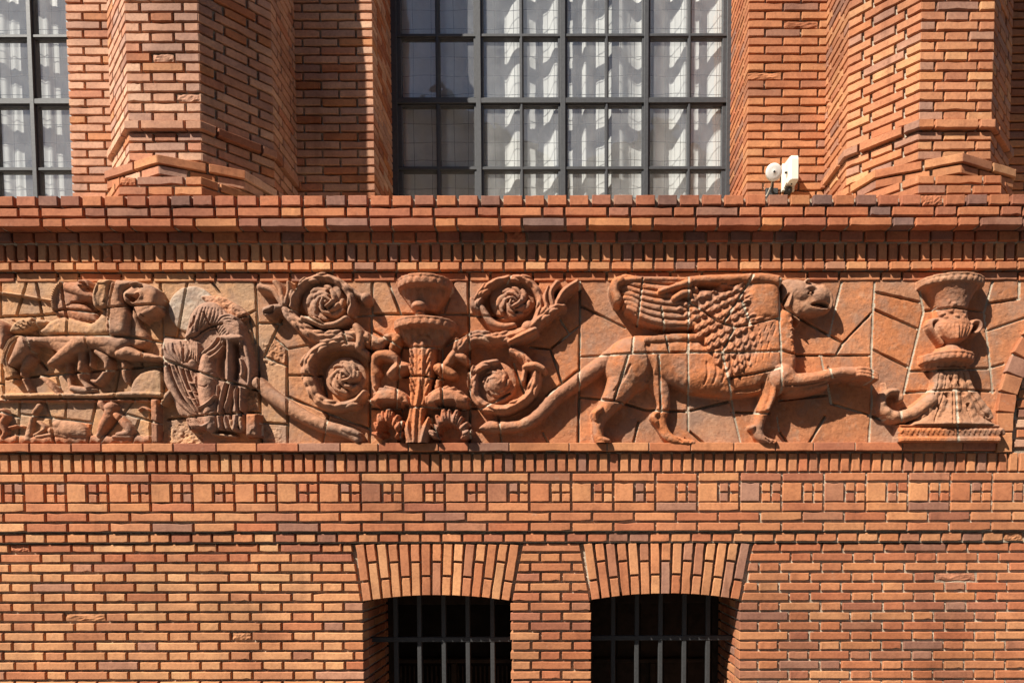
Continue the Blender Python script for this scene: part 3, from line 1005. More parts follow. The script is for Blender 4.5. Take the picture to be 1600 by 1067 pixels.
def stroke(e, pts, h, base=0.0, across=0, amp=0.0, along=0.0, amp2=0.0, flat=2.0, taper=True, tilt=0.0):
    """Rounded tapering limb. pts: (x, y, radius)."""
    h, base = h*HS, base*HS + HB
    P = cat([(*at(x, y, base+h), r) for x, y, r in pts])
    rm = P[:, 2].max()
    x0, x1, y0, y1 = P[:, 0].min()-rm, P[:, 0].max()+rm, P[:, 1].min()-rm, P[:, 1].max()+rm
    sl = sub(x0, x1, y0, y1)
    X, Y = GXX[sl], GYY[sl]
    if X.size == 0: return
    best = np.full(X.shape, 9.0); sgn = np.zeros(X.shape); tt = np.zeros(X.shape); rr = np.ones(X.shape)
    s_len = 0.0
    for i in range(len(P)-1):
        ax, ay, ar = P[i]; bx, by, br = P[i+1]
        dx, dy = bx-ax, by-ay; L2 = dx*dx+dy*dy
        if L2 < 1e-9: continue
        t = np.clip(((X-ax)*dx + (Y-ay)*dy)/L2, 0, 1)
        qx, qy = X-(ax+dx*t), Y-(ay+dy*t)
        r = np.maximum(ar + (br-ar)*t, 0.3)
        q = np.hypot(qx, qy)/r
        m = q < best
        best[m] = q[m]; sgn[m] = np.sign(dx*qy - dy*qx)[m]; tt[m] = (s_len + t*math.sqrt(L2))[m]; rr[m] = r[m]
        s_len += math.sqrt(L2)
    ins = best < 1
    k = np.sqrt(np.clip(1 - best**flat, 0, 1))
    sc = (0.45 + 0.55*np.minimum(1, rr/rm)) if taper else 1.0
    hh = base*np.minimum(1, k*3) + h*k*sc
    if tilt: hh = hh + tilt*(tt/max(1e-6, s_len) - 0.6)*np.minimum(1, k*2)
    if across: hh = hh + amp*np.cos(best*sgn*across*np.pi)*k
    if along: hh = hh + amp2*np.sin(2*np.pi*tt/along)*k
    hh[~ins] = -99
    put(e, sl, hh)

def blob(e, cx, cy, rx, ry, h, rot=0.0, base=0.0, p=2.0):
    h, base = h*HS, base*HS + HB
    cx, cy = at(cx, cy, base+h)
    R = max(rx, ry)
    sl = sub(cx-R, cx+R, cy-R, cy+R)
    X, Y = GXX[sl]-cx, GYY[sl]-cy
    if X.size == 0: return
    c, s = math.cos(rot), math.sin(rot)
    q = np.hypot((X*c+Y*s)/rx, (-X*s+Y*c)/ry)
    k = np.sqrt(np.clip(1-q**p, 0, 1))
    hh = base*np.minimum(1, k*3) + h*k
    hh[q >= 1] = -99
    put(e, sl, hh)

def poly(e, pts, h, rnd, base=0.0, smooth=True, edge=0.0):
    h, base = h*HS, base*HS + HB
    P = np.array([at(x, y, base+h) for x, y in pts])
    if smooth: P = cat(P, 4.0, True)
    sl = sub(P[:, 0].min(), P[:, 0].max(), P[:, 1].min(), P[:, 1].max())
    X, Y = GXX[sl], GYY[sl]
    if X.size == 0: return
    d = np.full(X.shape, 1e9); ins = np.zeros(X.shape, bool)
    n = len(P)
    for i in range(n):
        ax, ay = P[i]; bx, by = P[(i+1) % n]
        dx, dy = bx-ax, by-ay; L2 = dx*dx+dy*dy
        if L2 < 1e-9: continue
        t = np.clip(((X-ax)*dx+(Y-ay)*dy)/L2, 0, 1)
        d = np.minimum(d, np.hypot(X-ax-dx*t, Y-ay-dy*t))
        c = ((ay > Y) != (by > Y)) & (X < (bx-ax)*(Y-ay)/((by-ay) if abs(by-ay) > 1e-9 else 1e-9)+ax)
        ins ^= c
    q = 1 - np.minimum(d/rnd, 1)
    hh = base + edge + (h-edge)*np.sqrt(np.clip(1-q*q, 0, 1))
    hh[~ins] = -99
    put(e, sl, hh)

def carve(pts, depth, floor=None):
    """Cut a groove (pts: x, y, radius) into whatever is there."""
    depth *= HS
    Q = []
    for x, y, r in pts:                    # find the raised point that is seen at (x, y)
        px_, py_ = x, y
        for hh in range(60, -1, -2):
            k = 1 - hh/1050.0
            u_, v_ = PPX + (x-PPX)*k, 840 + (y-840)*k
            j = int(np.clip((v_-GY0)/GS, 0, Hh.shape[0]-1)); i = int(np.clip((u_-GX0)/GS, 0, Hh.shape[1]-1))
            if Hh[j, i] >= hh: px_, py_ = u_, v_; break
        Q.append((px_, py_, r))
    P = cat(Q)
    rm = P[:, 2].max()
    sl = sub(P[:, 0].min()-rm, P[:, 0].max()+rm, P[:, 1].min()-rm, P[:, 1].max()+rm)
    X, Y = GXX[sl], GYY[sl]
    if X.size == 0: return
    best = np.full(X.shape, 9.0)
    for i in range(len(P)-1):
        ax, ay, ar = P[i]; bx, by, br = P[i+1]
        dx, dy = bx-ax, by-ay; L2 = max(dx*dx+dy*dy, 1e-9)
        t = np.clip(((X-ax)*dx+(Y-ay)*dy)/L2, 0, 1)
        best = np.minimum(best, np.hypot(X-ax-dx*t, Y-ay-dy*t)/np.maximum(ar+(br-ar)*t, .3))
    k = np.sqrt(np.clip(1-best*best, 0, 1))
    Hh[sl] -= depth*k
    if floor is not None: Hh[sl] = np.where(best < 1, np.maximum(Hh[sl], floor), Hh[sl])

def Zm(x0, y0, s):
    """Coordinates read off an enlargement of the photograph: origin x0, y0 and scale s."""
    def f(*pts): return [((p[0]/s + x0), (p[1]/s + y0), *[v/s for v in p[2:]]) for p in pts]
    return f
ZA = Zm(890, 420, 3.81); ZB = Zm(1070, 420, 3.81); ZC = Zm(1350, 410, 3.44); ZD = Zm(560, 420, 3.81)
ZE = Zm(390, 420, 3.81); ZF = Zm(710, 420, 3.81); ZG = Zm(230, 420, 3.81); ZH = Zm(0, 420, 3.81)

T_OR = (0.43, 0.150, 0.058); T_RED = (0.37, 0.122, 0.052); T_GRY = (0.37, 0.180, 0.100); T_BEI = (0.45, 0.235, 0.115); T_ROSE = (0.40, 0.160, 0.078)

# ---------------------------------------------------------------- griffin
HS, HB = 1.1, 4.0
gtail = el("griffin", "tail", T_ROSE); gbody = el("griffin", "body", T_OR); ghl = el("griffin", "hind_leg", T_OR); ghl2 = el("griffin", "hind_leg", T_OR)
gfl = el("griffin", "foreleg", T_OR); gfl2 = el("griffin", "foreleg", T_ROSE); gneck = el("griffin", "neck", T_OR)
ghead = el("griffin", "head", T_GRY); gw1 = el("griffin", "wing", T_OR); gw2 = el("griffin", "wing_coverts", T_ROSE)
stroke(gtail, [(968, 548, 14), (940, 568, 13), (915, 586, 12), (891, 603, 11), (866, 621, 10.5), (838, 650, 10), (812, 664, 9), (783, 666, 8.5), (766, 666, 9.5), (751, 669, 3)], 12, 3)
# far legs first
stroke(ghl2, [(1022, 585, 20), (1034, 612, 13.5), (1037, 635, 10), (1031, 653, 10.5), (1037, 671, 8.5), (1047, 684, 8), (1064, 689, 6), (1084, 691, 4)], 12, 2)
stroke(ghl2, [(1026, 646, 6), (1021, 652, 5.5), (1025, 659, 5)], 12, 3)
poly(gbody, [(950, 556), (962, 536), (984, 524), (1030, 523), (1080, 523), (1140, 522), (1190, 500), (1218, 470), (1234, 500), (1242, 545), (1241, 575), (1232, 596), (1205, 612), (1165, 618), (1130, 620), (1090, 615), (1055, 602), (1020, 592), (985, 606), (958, 600), (949, 578)], 17, 40, 4, edge=2)
# ribs and belly swellings
blob(gbody, 1105, 585, 60, 32, 22, 0.1, 1); blob(gbody, 1190, 570, 46, 40, 23, -0.3, 2); blob(gbody, 1060, 548, 60, 24, 19, 0, 1)
blob(ghl, 986, 568, 42, 44, 24, 0.25, 2)
stroke(ghl, [(990, 560, 34), (977, 590, 27), (962, 616, 18.5), (946, 638, 13), (936, 655, 10), (934, 672, 8.5), (937, 685, 8.5), (941, 692, 8)], 19, 5)
stroke(ghl, [(938, 640, 7), (930, 647, 7), (931, 656, 5)], 19, 4)
stroke(ghl, [(937, 686, 7), (950, 689, 5)], 14, 3)
stroke(gfl, [(1198, 585, 26), (1201, 606, 17), (1199, 624, 12), (1191, 646, 10), (1186, 664, 8.8), (1187, 679, 8), (1196, 687, 6.5), (1212, 690, 4)], 17, 4)
blob(gfl, 1176, 668, 6, 5, 14, 0, 2)
stroke(gfl2, [(1222, 590, 22), (1238, 597, 15.5), (1262, 594, 12.5), (1284, 589, 10.5), (1300, 584, 9.5), (1318, 582, 9.5), (1336, 583, 10), (1352, 586, 8.5), (1364, 591, 5.5)], 19, 14)
stroke(gfl2, [(1232, 611, 10), (1262, 608, 9), (1290, 602, 6)], 17, 5)
for dy in (-5, 0, 5): stroke(gfl2, [(1338, 584+dy, 4.5), (1352, 586+dy*1.1, 4.2), (1365, 592+dy*0.7, 3.2)], 7, 25)
carve([(1228, 602, 1.5), (1258, 600, 1.5), (1292, 594, 1.2)], 3)
carve([(1304, 588, 1.2), (1330, 592, 1.4), (1352, 592, 1.0)], 3)
# neck and head
ZQ = Zm(1140, 430, 6.277)
poly(gneck, [(1216, 486), (1232, 486), (1238, 500), (1240, 530), (1243, 555), (1242, 578), (1228, 592), (1205, 588), (1196, 560), (1204, 520)], 13, 14, 6, edge=3)
for k in range(26):
    g_ = np.random.default_rng(100+k); stroke(gneck, [(1222+g_.uniform(0, 14), 500+k*2.6, 1.3), (1224+g_.uniform(0, 14), 504+k*2.6, 1.5)], 2.0, 17)
poly(ghead, ZQ((500, 95), (520, 55), (560, 42), (650, 52), (740, 66), (830, 84), (910, 120), (965, 175), (996, 240), (1002, 300), (985, 345), (945, 352), (905, 372), (840, 388), (760, 392), (690, 400), (650, 430), (600, 385), (545, 335), (512, 280), (500, 200)), 11, 16, 6, edge=3)
blob(ghead, 1247, 457, 27, 21, 17, 0.25, 4)                  # skull and cheek
blob(ghead, 1281, 462, 19, 18, 18, 0.5, 4)                   # beak
stroke(ghead, ZQ((900, 140, 44), (965, 200, 36), (990, 280, 24), (978, 335, 10)), 10, 9)
stroke(ghead, ZQ((700, 165, 12), (750, 135, 17), (800, 132, 17), (832, 158, 10)), 3.5, 17.5)     # brow
carve(ZQ((772, 180, 8), (800, 168, 15), (820, 180, 9)), 7, 8)
blob(ghead, 1263.6, 460.5, 2.6, 1.9, 3, 0, 16)               # eye
stroke(ghead, ZQ((800, 318, 16), (870, 345, 22), (940, 345, 18)), 7, 8)                      # lower jaw
carve(ZQ((812, 288, 10), (860, 286, 24), (915, 290, 29), (952, 300, 18)), 30, 1)
stroke(ghead, ZQ((820, 312, 8), (870, 326, 11), (925, 345, 9)), 4, 9)
carve(ZQ((575, 195, 10), (550, 240, 14), (525, 300, 8)), 9, 5)                               # ear
stroke(ghead, ZQ((600, 190, 12), (580, 250, 14), (560, 320, 12)), 4, 16)
blob(ghead, 1260.3, 440.5, 4.4, 4.4, 13, 0, 8); carve(ZQ((757, 70, 7), (762, 80, 7)), 7)      # horn stump
for k in range(6): stroke(ghead, ZQ((570+k*22, 360+k*12, 9), (600+k*14, 400+k*12, 10), (640+k*8, 440+k*6, 6)), 4, 9)   # frill under the jaw
# wing: long flight feathers
for i in range(7):
    y0 = 444 + i*10.6
    stroke(el("griffin", "feather", T_OR, gw1), [(1084, y0+1.5, 6.2), (1050, y0+1.0, 6.6), (1018, y0-1.0-0.6*i, 6.4), (992+i*1.2, y0-4.5-1.3*i, 6.2), (974+i*2.8, y0-7-2.2*i, 6.0), (963+i*3.0, y0-5-3.2*i+(6 if i == 0 else 0), 5.0)], 8.5, 15, flat=2.2)
    carve([(1080, y0+1.0, 0.9), (1040, y0+0.5, 1.0), (1005, y0-2.5-0.9*i, 1.0), (978+i*2.4, y0-6.5-2.0*i, 0.8)], 2.2)
stroke(gw1, [(965, 470, 7), (960, 456, 7.5), (961, 446, 8), (968, 442, 8)], 10, 20)
stroke(gw1, [(968, 444, 6), (990, 440, 5), (1030, 440, 5), (1075, 441, 5)], 8, 18)
stroke(gw1, [(1074, 441, 7), (1100, 440, 8), (1130, 439, 8), (1160, 438, 8), (1190, 438, 9), (1212, 441, 9)], 10, 17)
stroke(gw1, [(1052, 470, 5), (1064, 463, 6), (1074, 461, 6)], 9, 22)
stroke(gw1, [(1030, 459, 4), (1055, 451, 5), (1075, 446, 6)], 9, 22)
# coverts: shoulder mass then overlapping scales
poly(gw2, [(1062, 484), (1076, 460), (1100, 446), (1150, 440), (1208, 440), (1217, 452), (1219, 500), (1220, 540), (1200, 560), (1172, 580), (1140, 592), (1118, 575), (1104, 545), (1086, 520), (1070, 505)], 17, 22, 4, edge=3)
rs = np.random.default_rng(5)
scales = []
for r_ in range(11):
    for k in range(10):
        u = r_/10.0
        x = 1062 + k*11.0 + r_*7.6 + rs.uniform(-1.2, 1.2) + (5 if r_ % 2 else 0)
        y = 484 + r_*9.6 - k*5.6 + rs.uniform(-1.2, 1.2)
        scales.append((u, k, x, y))
inside_ = lambda x, y: 1056 < x < 1212 and 450 < y < 585 and x > 1060 + max(0, y-500)*0.72 and x < 1222 - max(0, y-530)*0.75 and not (x > 1160 and y < 500)
for u, k, x, y in sorted(scales, key=lambda a: (-a[0], a[1])):
    if not inside_(x, y): continue
    ln = 5.5 + 6.0*u; wd = 5.4 - 0.5*u
    a = 2.5 - 0.75*u                       # pointing back, then down
    dx_, dy_ = math.cos(a), math.sin(a)
    up_ = 20.5 - 1.0*u - 4.5*max(0, (x-1158)/36.0)
    stroke(gw2, [(x - dx_*ln*0.8, y - dy_*ln*0.8, wd*0.75), (x, y, wd), (x + dx_*ln*0.5, y + dy_*ln*0.5, wd*0.95), (x + dx_*ln*0.9, y + dy_*ln*0.9, wd*0.5)], 4.6, up_, flat=2.6, tilt=5.5, taper=False)
    carve([(x - dx_*ln*0.2, y - dy_*ln*0.2, 0.9), (x + dx_*ln*0.9, y + dy_*ln*0.9, 0.9)], 1.2)
# the bare shoulder and the curls of mane that edge it
poly(gneck, [(1166, 446), (1182, 438), (1205, 437), (1217, 444), (1218, 500), (1200, 504), (1176, 508), (1166, 490), (1160, 468)], 16, 18, 8, edge=4)
g_ = np.random.default_rng(77)
for k in range(34):
    x = 1150 + g_.uniform(0, 24) + k*0.45; y = 441 + k*1.9 + g_.uniform(-2, 2); a = g_.uniform(2.4, 3.5)
    stroke(gw2, [(x, y, 2.0), (x+math.cos(a)*5, y+math.sin(a)*3+1, 2.6), (x+math.cos(a)*10, y+math.sin(a)*5+3.5, 1.4)], g_.uniform(2.5, 4.5), g_.uniform(17, 21))
carve([(1092, 451, 4), (1118, 449, 6), (1142, 452, 4)], 9)
# muscles
carve([(1150, 610, 3), (1185, 604, 5), (1196, 588, 4)], 3); carve([(1012, 540, 5), (1018, 570, 6), (1010, 592, 5)], 3.5)
stroke(gbody, [(1010, 533, 5), (1060, 529, 6), (1110, 530, 5)], 3, 18); carve([(960, 610, 2), (975, 590, 3), (985, 570, 2)], 2)
for k in range(5): carve([(1100+k*14, 600-k*2, 2.0), (1106+k*14, 584-k*2, 2.6), (1104+k*14, 566-k*2, 1.6)], 1.6)
stroke(gfl, [(1206, 600, 4), (1206, 618, 4), (1198, 640, 3)], 3, 20); carve([(1192, 600, 3), (1190, 622, 3), (1184, 642, 2)], 3)
for dx_ in (-4, 2): carve([(1200+dx_, 685, 0.8), (1207+dx_, 690, 1.0)], 3); carve([(1066+dx_*2, 684, 0.8), (1074+dx_*2, 690, 1.0)], 3)

# ---------------------------------------------------------------- draped figure
HS, HB = 1.0, 3.0
fb = el("figure", "drapery", (0.345, 0.185, 0.120)); fr_ = el("figure", "broken_shoulder", (0.47, 0.215, 0.11)); fs = el("figure", "seat", T_OR); fd = el("figure", "halo_disc", (0.45, 0.33, 0.235)); ff = el("figure", "foot", T_BEI)
blob(fd, 300, 483, 37, 36, 3.0, 0, 0, 10)
ZV = Zm(245, 455, 4.447)
poly(fr_, ZV((310, 50), (360, 30), (450, 38), (540, 80), (610, 130), (632, 165), (580, 210), (470, 150)), 6, 8, 2)
poly(fs, ZV((625, 850), (712, 848), (716, 1012), (625, 1015)), 13, 5, 4, smooth=False)
# ground of the cloth
poly(fb, ZV((210, 320), (330, 250), (470, 250), (590, 280), (640, 420), (668, 560), (655, 660), (612, 720), (608, 965), (540, 975), (440, 965), (360, 950), (300, 965), (225, 960), (215, 880), (160, 860), (110, 740), (60, 640), (40, 540), (45, 340), (150, 335)), 7, 10, 3, edge=2)
rs = np.random.default_rng(3)
def fold(pts, h, base): stroke(fb, ZV(*pts), h, base, flat=1.7)
def crease(pts, d): carve(ZV(*pts), d, 2)
# shoulders
poly(fb, ZV((192, 335), (212, 250), (240, 155), (300, 88), (370, 70), (432, 96), (500, 160), (565, 215), (604, 275), (600, 335), (550, 362), (500, 345), (462, 320), (440, 262), (380, 262), (330, 280), (290, 325), (250, 345)), 17, 24, 5, edge=4)
for t in np.linspace(0, 1, 9):
    x = 235 + 200*t
    crease([(x+40-20*t, 110+10*t, 3), (x+10+10*t, 190-10*t, 5.5), (x-8-10*t, 275-10*t, 6)], rs.uniform(1.2, 3.4))
crease([(230, 250, 7), (250, 220, 10), (262, 175, 6)], 5); crease([(330, 150, 6), (350, 200, 8), (365, 230, 5)], 4); crease([(215, 320, 8), (260, 315, 8), (300, 290, 6)], 5)
# rings of the sleeve
for k in range(8):
    y = 168 + k*20
    fold([(432+k*5, y+62, 8), (470+k*5, y+18, 11), (525+k*4, y+8, 12), (572+k*3, y+46, 10), (592, y+76, 7)], 5, 15.5)
fold([(470, 330, 16), (530, 335, 26), (590, 330, 18)], 7, 17)
# lap and chest
for pts in (((430, 330, 10), (400, 380, 14), (340, 430, 12), (300, 470, 10)), ((460, 350, 10), (430, 400, 16), (370, 440, 14), (310, 500, 12)), ((480, 380, 10), (440, 430, 14), (380, 470, 12), (330, 510, 10))): fold(pts, 6, 11)
# thigh with the cloth pulled over it
poly(fb, ZV((42, 350), (120, 335), (230, 340), (310, 360), (325, 430), (300, 520), (250, 560), (180, 530), (60, 482)), 13, 26, 5, edge=4)
for k in range(10):
    x = 60 + k*25 + rs.uniform(-9, 9)
    crease([(x+rs.uniform(-8, 8), 345+rs.uniform(0, 30), 3), (x+16+rs.uniform(-8, 8), 420, rs.uniform(4, 8)), (185+(x-160)*0.35, 495+rs.uniform(-12, 12), 4)], rs.uniform(1.2, 4.2))
for k in range(4): fold([(250+k*16, 350+k*6, 8), (262+k*14, 400+k*10, 10), (250+k*16, 460+k*12, 7)], 4, 15)
# slanting folds of the skirt
for (p, w, h_) in ((((62, 500), (95, 620), (160, 750), (255, 850)), 26, 10), (((112, 520), (150, 630), (215, 750), (280, 840)), 15, 8), (((160, 520), (200, 640), (255, 750), (295, 830)), 20, 9),
                   (((205, 540), (240, 640), (275, 720), (300, 790)), 12, 9), (((245, 560), (270, 640), (290, 700), (298, 760)), 15, 8), (((275, 590), (285, 660), (294, 730)), 9, 8)):
    fold([(x, y, w*q) for (x, y), q in zip(p, (0.5, 1.0, 1.0, 0.6))], h_, 8)
for (p, d) in ((((90, 520), (128, 630), (190, 755), (262, 845)), 8), (((140, 520), (180, 640), (235, 755), (285, 835)), 9), (((190, 545), (225, 650), (268, 750)), 9), (((228, 560), (258, 650), (284, 720)), 8)):
    crease([(x, y, 5.5) for x, y in p], d)
for y in (640, 700, 752): fold([(228, y-14, 3), (252, y+4, 7), (284, y+6, 5)], 3, 14)
# the near leg, smooth under the cloth
fold([(345, 470, 46), (345, 600, 68), (352, 740, 66), (372, 870, 56), (375, 940, 44)], 17, 5)
for p in (((300, 560), (340, 580), (400, 560)), ((290, 655), (330, 665), (350, 655)), ((310, 830), (370, 790), (440, 690)), ((330, 870), (400, 820), (460, 730))): crease([(x, y, 4) for x, y in p], 2.6)
fold([(300, 815, 5), (360, 790, 8), (420, 730, 6)], 3, 20)
# hem
for k in range(5): fold([(220+k*14, 872+k*6, 7), (236+k*22, 930+k*3, 9), (320+k*16, 950-k*10, 9), (390, 925-k*14, 6)], 5, 9+k*1.5)
for k in range(4): fold([(225+k*16, 880, 6), (228+k*18, 925, 8), (240+k*20, 962, 6)], 4, 9)
# long folds hanging on the right
for (p, w, h_) in ((((480, 630), (455, 740), (440, 850), (450, 950)), 16, 11), (((520, 650), (500, 760), (470, 850), (500, 955)), 14, 10), (((545, 660), (555, 760), (560, 850), (550, 955)), 17, 12), (((590, 670), (590, 780), (585, 870), (600, 955)), 15, 9), (((430, 660), (420, 800), (415, 930)), 14, 9)):
    fold([(x, y, w*q) for (x, y), q in zip(p, (0.6, 0.9, 1.0, 1.2))], h_, 7)
for (p, d) in ((((500, 650), (478, 760), (455, 860), (475, 950)), 12), (((535, 660), (530, 760), (515, 860), (525, 950)), 14), (((572, 680), (572, 780), (575, 880), (575, 945)), 12)): crease([(x, y, 7) for x, y in p], d)
# sleeve falling from the arm
fold([(515, 340, 22), (512, 430, 20), (508, 540, 18), (505, 630, 16)], 12, 10)
fold([(595, 290, 20), (632, 420, 22), (655, 540, 20), (645, 650, 16)], 10, 7)
fold([(590, 480, 12), (605, 540, 15), (600, 590, 14), (585, 580, 8)], 9, 9)
crease([(470, 400, 12), (450, 480, 24), (446, 560, 26), (462, 610, 14)], 22); crease([(550, 370, 12), (556, 460, 20), (552, 560, 18), (548, 610, 10)], 22)
stroke(ff, ZV((112, 690, 22), (78, 735, 26), (45, 775, 18), (25, 778, 8)), 12, 4)
ff2 = el("figure", "foot", T_BEI); ff3 = el("figure", "foot", T_BEI); ff4 = el("figure", "base_edge", T_BEI)
stroke(ff2, ZV((590, 880, 12), (588, 930, 14), (605, 962, 12)), 10, 5); stroke(ff3, ZV((520, 900, 10), (530, 945, 13), (545, 968, 12)), 10, 5); stroke(ff4, ZV((390, 990, 10), (450, 1000, 12), (550, 1010, 9)), 7, 3)

# ---------------------------------------------------------------- horses
HS, HB = 1.05, 2.5
hb = el("horses", "near_horse", T_GRY); hn = el("horses", "near_horse_neck", T_GRY); hm = el("horses", "mane", T_BEI); h2 = el("horses", "far_horse_head", T_ROSE); ht = el("horses", "tail", T_BEI)
hl = [el("horses", "leg", T_GRY) for _ in range(6)]; hg = el("horses", "ground_ledge", T_BEI); hc = el("horses", "reins", T_BEI)
stroke(hc, ZH((-30, 138, 7), (120, 158, 7), (320, 192, 6)), 4, 1)
ZW = Zm(0, 430, 5.335)
h3 = el("horses", "following_horse_leg", T_ROSE); h4 = el("horses", "chariot_shaft", T_BEI); hm2 = el("horses", "mane", T_BEI); ht2 = el("horses", "tail_end", T_BEI); hh_ = el("horses", "near_horse_head", T_GRY); h5 = el("horses", "far_horse_back", T_BEI)
stroke(ht, ZW((170, 515, 26), (105, 570, 40), (60, 680, 40), (60, 760, 38), (105, 830, 34), (118, 890, 20)), 9, 3, across=4, amp=1.6)
poly(ht2, ZW((85, 480), (110, 410), (170, 365), (285, 350), (290, 420), (210, 470), (150, 488)), 8, 8, 3)
for k in range(9): carve(ZW((110+k*18, 380+((k*37) % 60), 5), (130+k*18, 400+((k*37) % 60), 6)), 3)
stroke(h3, ZW((-40, 400, 40), (20, 440, 46), (40, 520, 40), (20, 600, 24)), 12, 4)
stroke(h4, ZW((300, 395, 26), (340, 392, 28), (385, 398, 20)), 8, 3)
# far horse: back, neck, head turned to the right
poly(h5, ZW((372, 498), (385, 435), (440, 382), (520, 355), (600, 362), (720, 395), (800, 395), (905, 290), (910, 500)), 11, 9, 4, edge=4)
poly(h2, ZW((455, 150), (480, 92), (525, 65), (610, 58), (700, 54), (762, 52), (778, 90), (768, 128), (796, 160), (800, 205), (758, 222), (690, 222), (770, 290), (825, 392), (700, 398), (560, 362), (490, 352), (458, 300), (452, 220)), 10, 10, 4, edge=3)
stroke(h2, ZW((570, 108, 44), (660, 135, 46), (740, 170, 34), (792, 185, 20)), 8, 10)
stroke(h2, ZW((690, 66, 16), (745, 66, 17), (768, 100, 13)), 6, 13); blob(h2, 131, 449, 4, 3, 3, 0, 19)
carve(ZW((600, 232, 8), (690, 236, 14), (770, 262, 18), (790, 310, 14)), 11, 3); carve(ZW((560, 255, 5), (650, 235, 5)), 4); carve(ZW((490, 296, 4), (640, 286, 4), (800, 320, 4)), 3)
carve(ZW((655, 90, 6), (700, 96, 7), (740, 118, 5)), 4)
stroke(hm2, ZW((528, 72, 16), (482, 135, 19), (466, 225, 20), (476, 330, 16)), 6, 12, along=3.4, amp2=1.6)
# near horse: body with its belly arched away from the legs
poly(hb, ZW((148, 525), (220, 508), (560, 505), (900, 500), (1060, 512), (1085, 580), (1015, 662), (930, 682), (862, 640), (760, 612), (690, 640), (560, 690), (470, 640), (400, 600), (310, 582), (250, 640), (190, 720), (95, 748), (82, 712), (140, 640)), 15, 20, 5, edge=4)
stroke(hb, ZW((330, 545, 36), (520, 550, 40), (720, 550, 42), (900, 560, 54), (1000, 585, 50)), 8, 13)
carve(ZW((330, 610, 14), (400, 625, 34), (455, 660, 20)), 15, 3)
poly(hn, ZW((905, 300), (932, 120), (960, 55), (1060, 48), (1150, 60), (1110, 108), (1050, 150), (1046, 230), (1088, 330), (1082, 420), (1062, 505), (912, 502)), 15, 10, 7, edge=5)
poly(hn, ZW((1062, 505), (1098, 420), (1112, 250), (1160, 300), (1182, 420), (1240, 520), (1210, 600), (1100, 610), (1050, 570)), 8, 8, 3)
poly(hh_, ZW((1038, 165), (1090, 112), (1150, 84), (1192, 68), (1262, 84), (1312, 120), (1338, 185), (1326, 262), (1302, 322), (1240, 348), (1196, 392), (1160, 352), (1130, 282), (1108, 246), (1060, 242)), 15, 11, 7, edge=5)
blob(hh_, 223, 464, 13, 13, 17, 0, 8); stroke(hh_, ZW((1190, 345, 26), (1250, 318, 34), (1305, 285, 30)), 7, 15); stroke(hh_, ZW((1120, 92, 12), (1170, 78, 15), (1195, 96, 10)), 6, 20)
carve(ZW((1058, 172, 12), (1108, 196, 30), (1150, 165, 14)), 13, 4); carve(ZW((1165, 104, 5), (1190, 98, 6)), 5); carve(ZW((1290, 300, 4), (1318, 280, 5)), 5); carve(ZW((1180, 330, 4), (1215, 352, 5)), 5)
poly(hm, ZW((798, 130), (830, 70), (862, 44), (955, 50), (930, 112), (912, 272), (812, 286), (790, 205)), 18, 7, 6, edge=6)
for k in range(19): carve([(148.5+0.5*abs(k-9), 443.5+k*2.1, 0.8), (156, 444+k*2.1, 0.9), (163, 444.6+k*2.1, 0.6)], 2.8)
stroke(hl[0], ZW((215, 580, 72), (160, 660, 52), (98, 735, 26)), 12, 9)
stroke(hl[1], ZW((250, 690, 40), (215, 760, 34), (185, 790, 18), (200, 870, 14), (245, 965, 15)), 9, 3)
stroke(hl[1], ZW((330, 842, 12), (390, 880, 22), (440, 930, 26), (488, 985, 16)), 6, 3)
stroke(hl[2], ZW((650, 580, 64), (550, 655, 52), (432, 738, 28)), 12, 10)
stroke(hl[2], ZW((570, 740, 26), (580, 850, 22), (600, 950, 22)), 5, 2)
stroke(hl[3], ZW((685, 620, 34), (684, 740, 30), (675, 830, 28), (690, 880, 20), (740, 940, 26)), 11, 3); stroke(hl[3], ZW((610, 945, 28), (690, 960, 34), (770, 960, 20)), 8, 3)
stroke(hl[4], ZW((820, 640, 30), (890, 700, 34), (905, 750, 30), (880, 820, 26), (820, 890, 26), (770, 880, 16)), 11, 4); stroke(hl[4], ZW((770, 640, 16), (768, 760, 14)), 6, 3)
stroke(hl[5], ZW((1000, 660, 40), (1062, 650, 58), (1120, 660, 44), (1180, 672, 32), (1250, 680, 32), (1320, 690, 18)), 15, 6)
stroke(hl[5], ZW((1045, 740, 28), (1045, 830, 24), (1062, 890, 18)), 7, 3)
stroke(hg, ZH((20, 758, 16), (300, 752, 16), (560, 755, 14), (800, 745, 18), (975, 750, 16)), 7, 2)
poly(hg, ZH((780, 720), (800, 660), (860, 610), (950, 600), (972, 640), (972, 745), (800, 750)), 6, 6, 1)

HS, HB = 1.0, 1.0
# ---------------------------------------------------------------- strip of small figures below the horses
sp_ = el("strip", "upright_frame", T_ROSE); st = el("strip", "tree_trunk", T_GRY); sa = el("strip", "reclining_animal", T_GRY); sf = el("strip", "seated_figure", T_ROSE); sg = el("strip", "ground_moulding", T_ROSE); sl_ = el("strip", "small_figure", T_ROSE)
poly(sg, [(-40, 624), (243, 624), (243, 628), (-40, 628)], 5, 2, 1, smooth=False)
poly(sp_, ZH((897, 775), (950, 775), (955, 1040), (900, 1040)), 9, 3, 3, smooth=False)
stroke(st, ZH((230, 815, 16), (200, 860, 14), (180, 930, 16), (165, 1010, 24)), 6, 2)
stroke(sa, ZH((300, 960, 24), (380, 950, 50), (460, 960, 46), (505, 985, 20)), 10, 2); stroke(sa, ZH((230, 910, 10), (270, 950, 12), (210, 990, 12)), 5, 2); blob(sa, 90, 664, 11, 9, 10, 0, 2)
stroke(sa, ZH((220, 1000, 10), (330, 985, 14), (400, 1000, 12)), 6, 2)
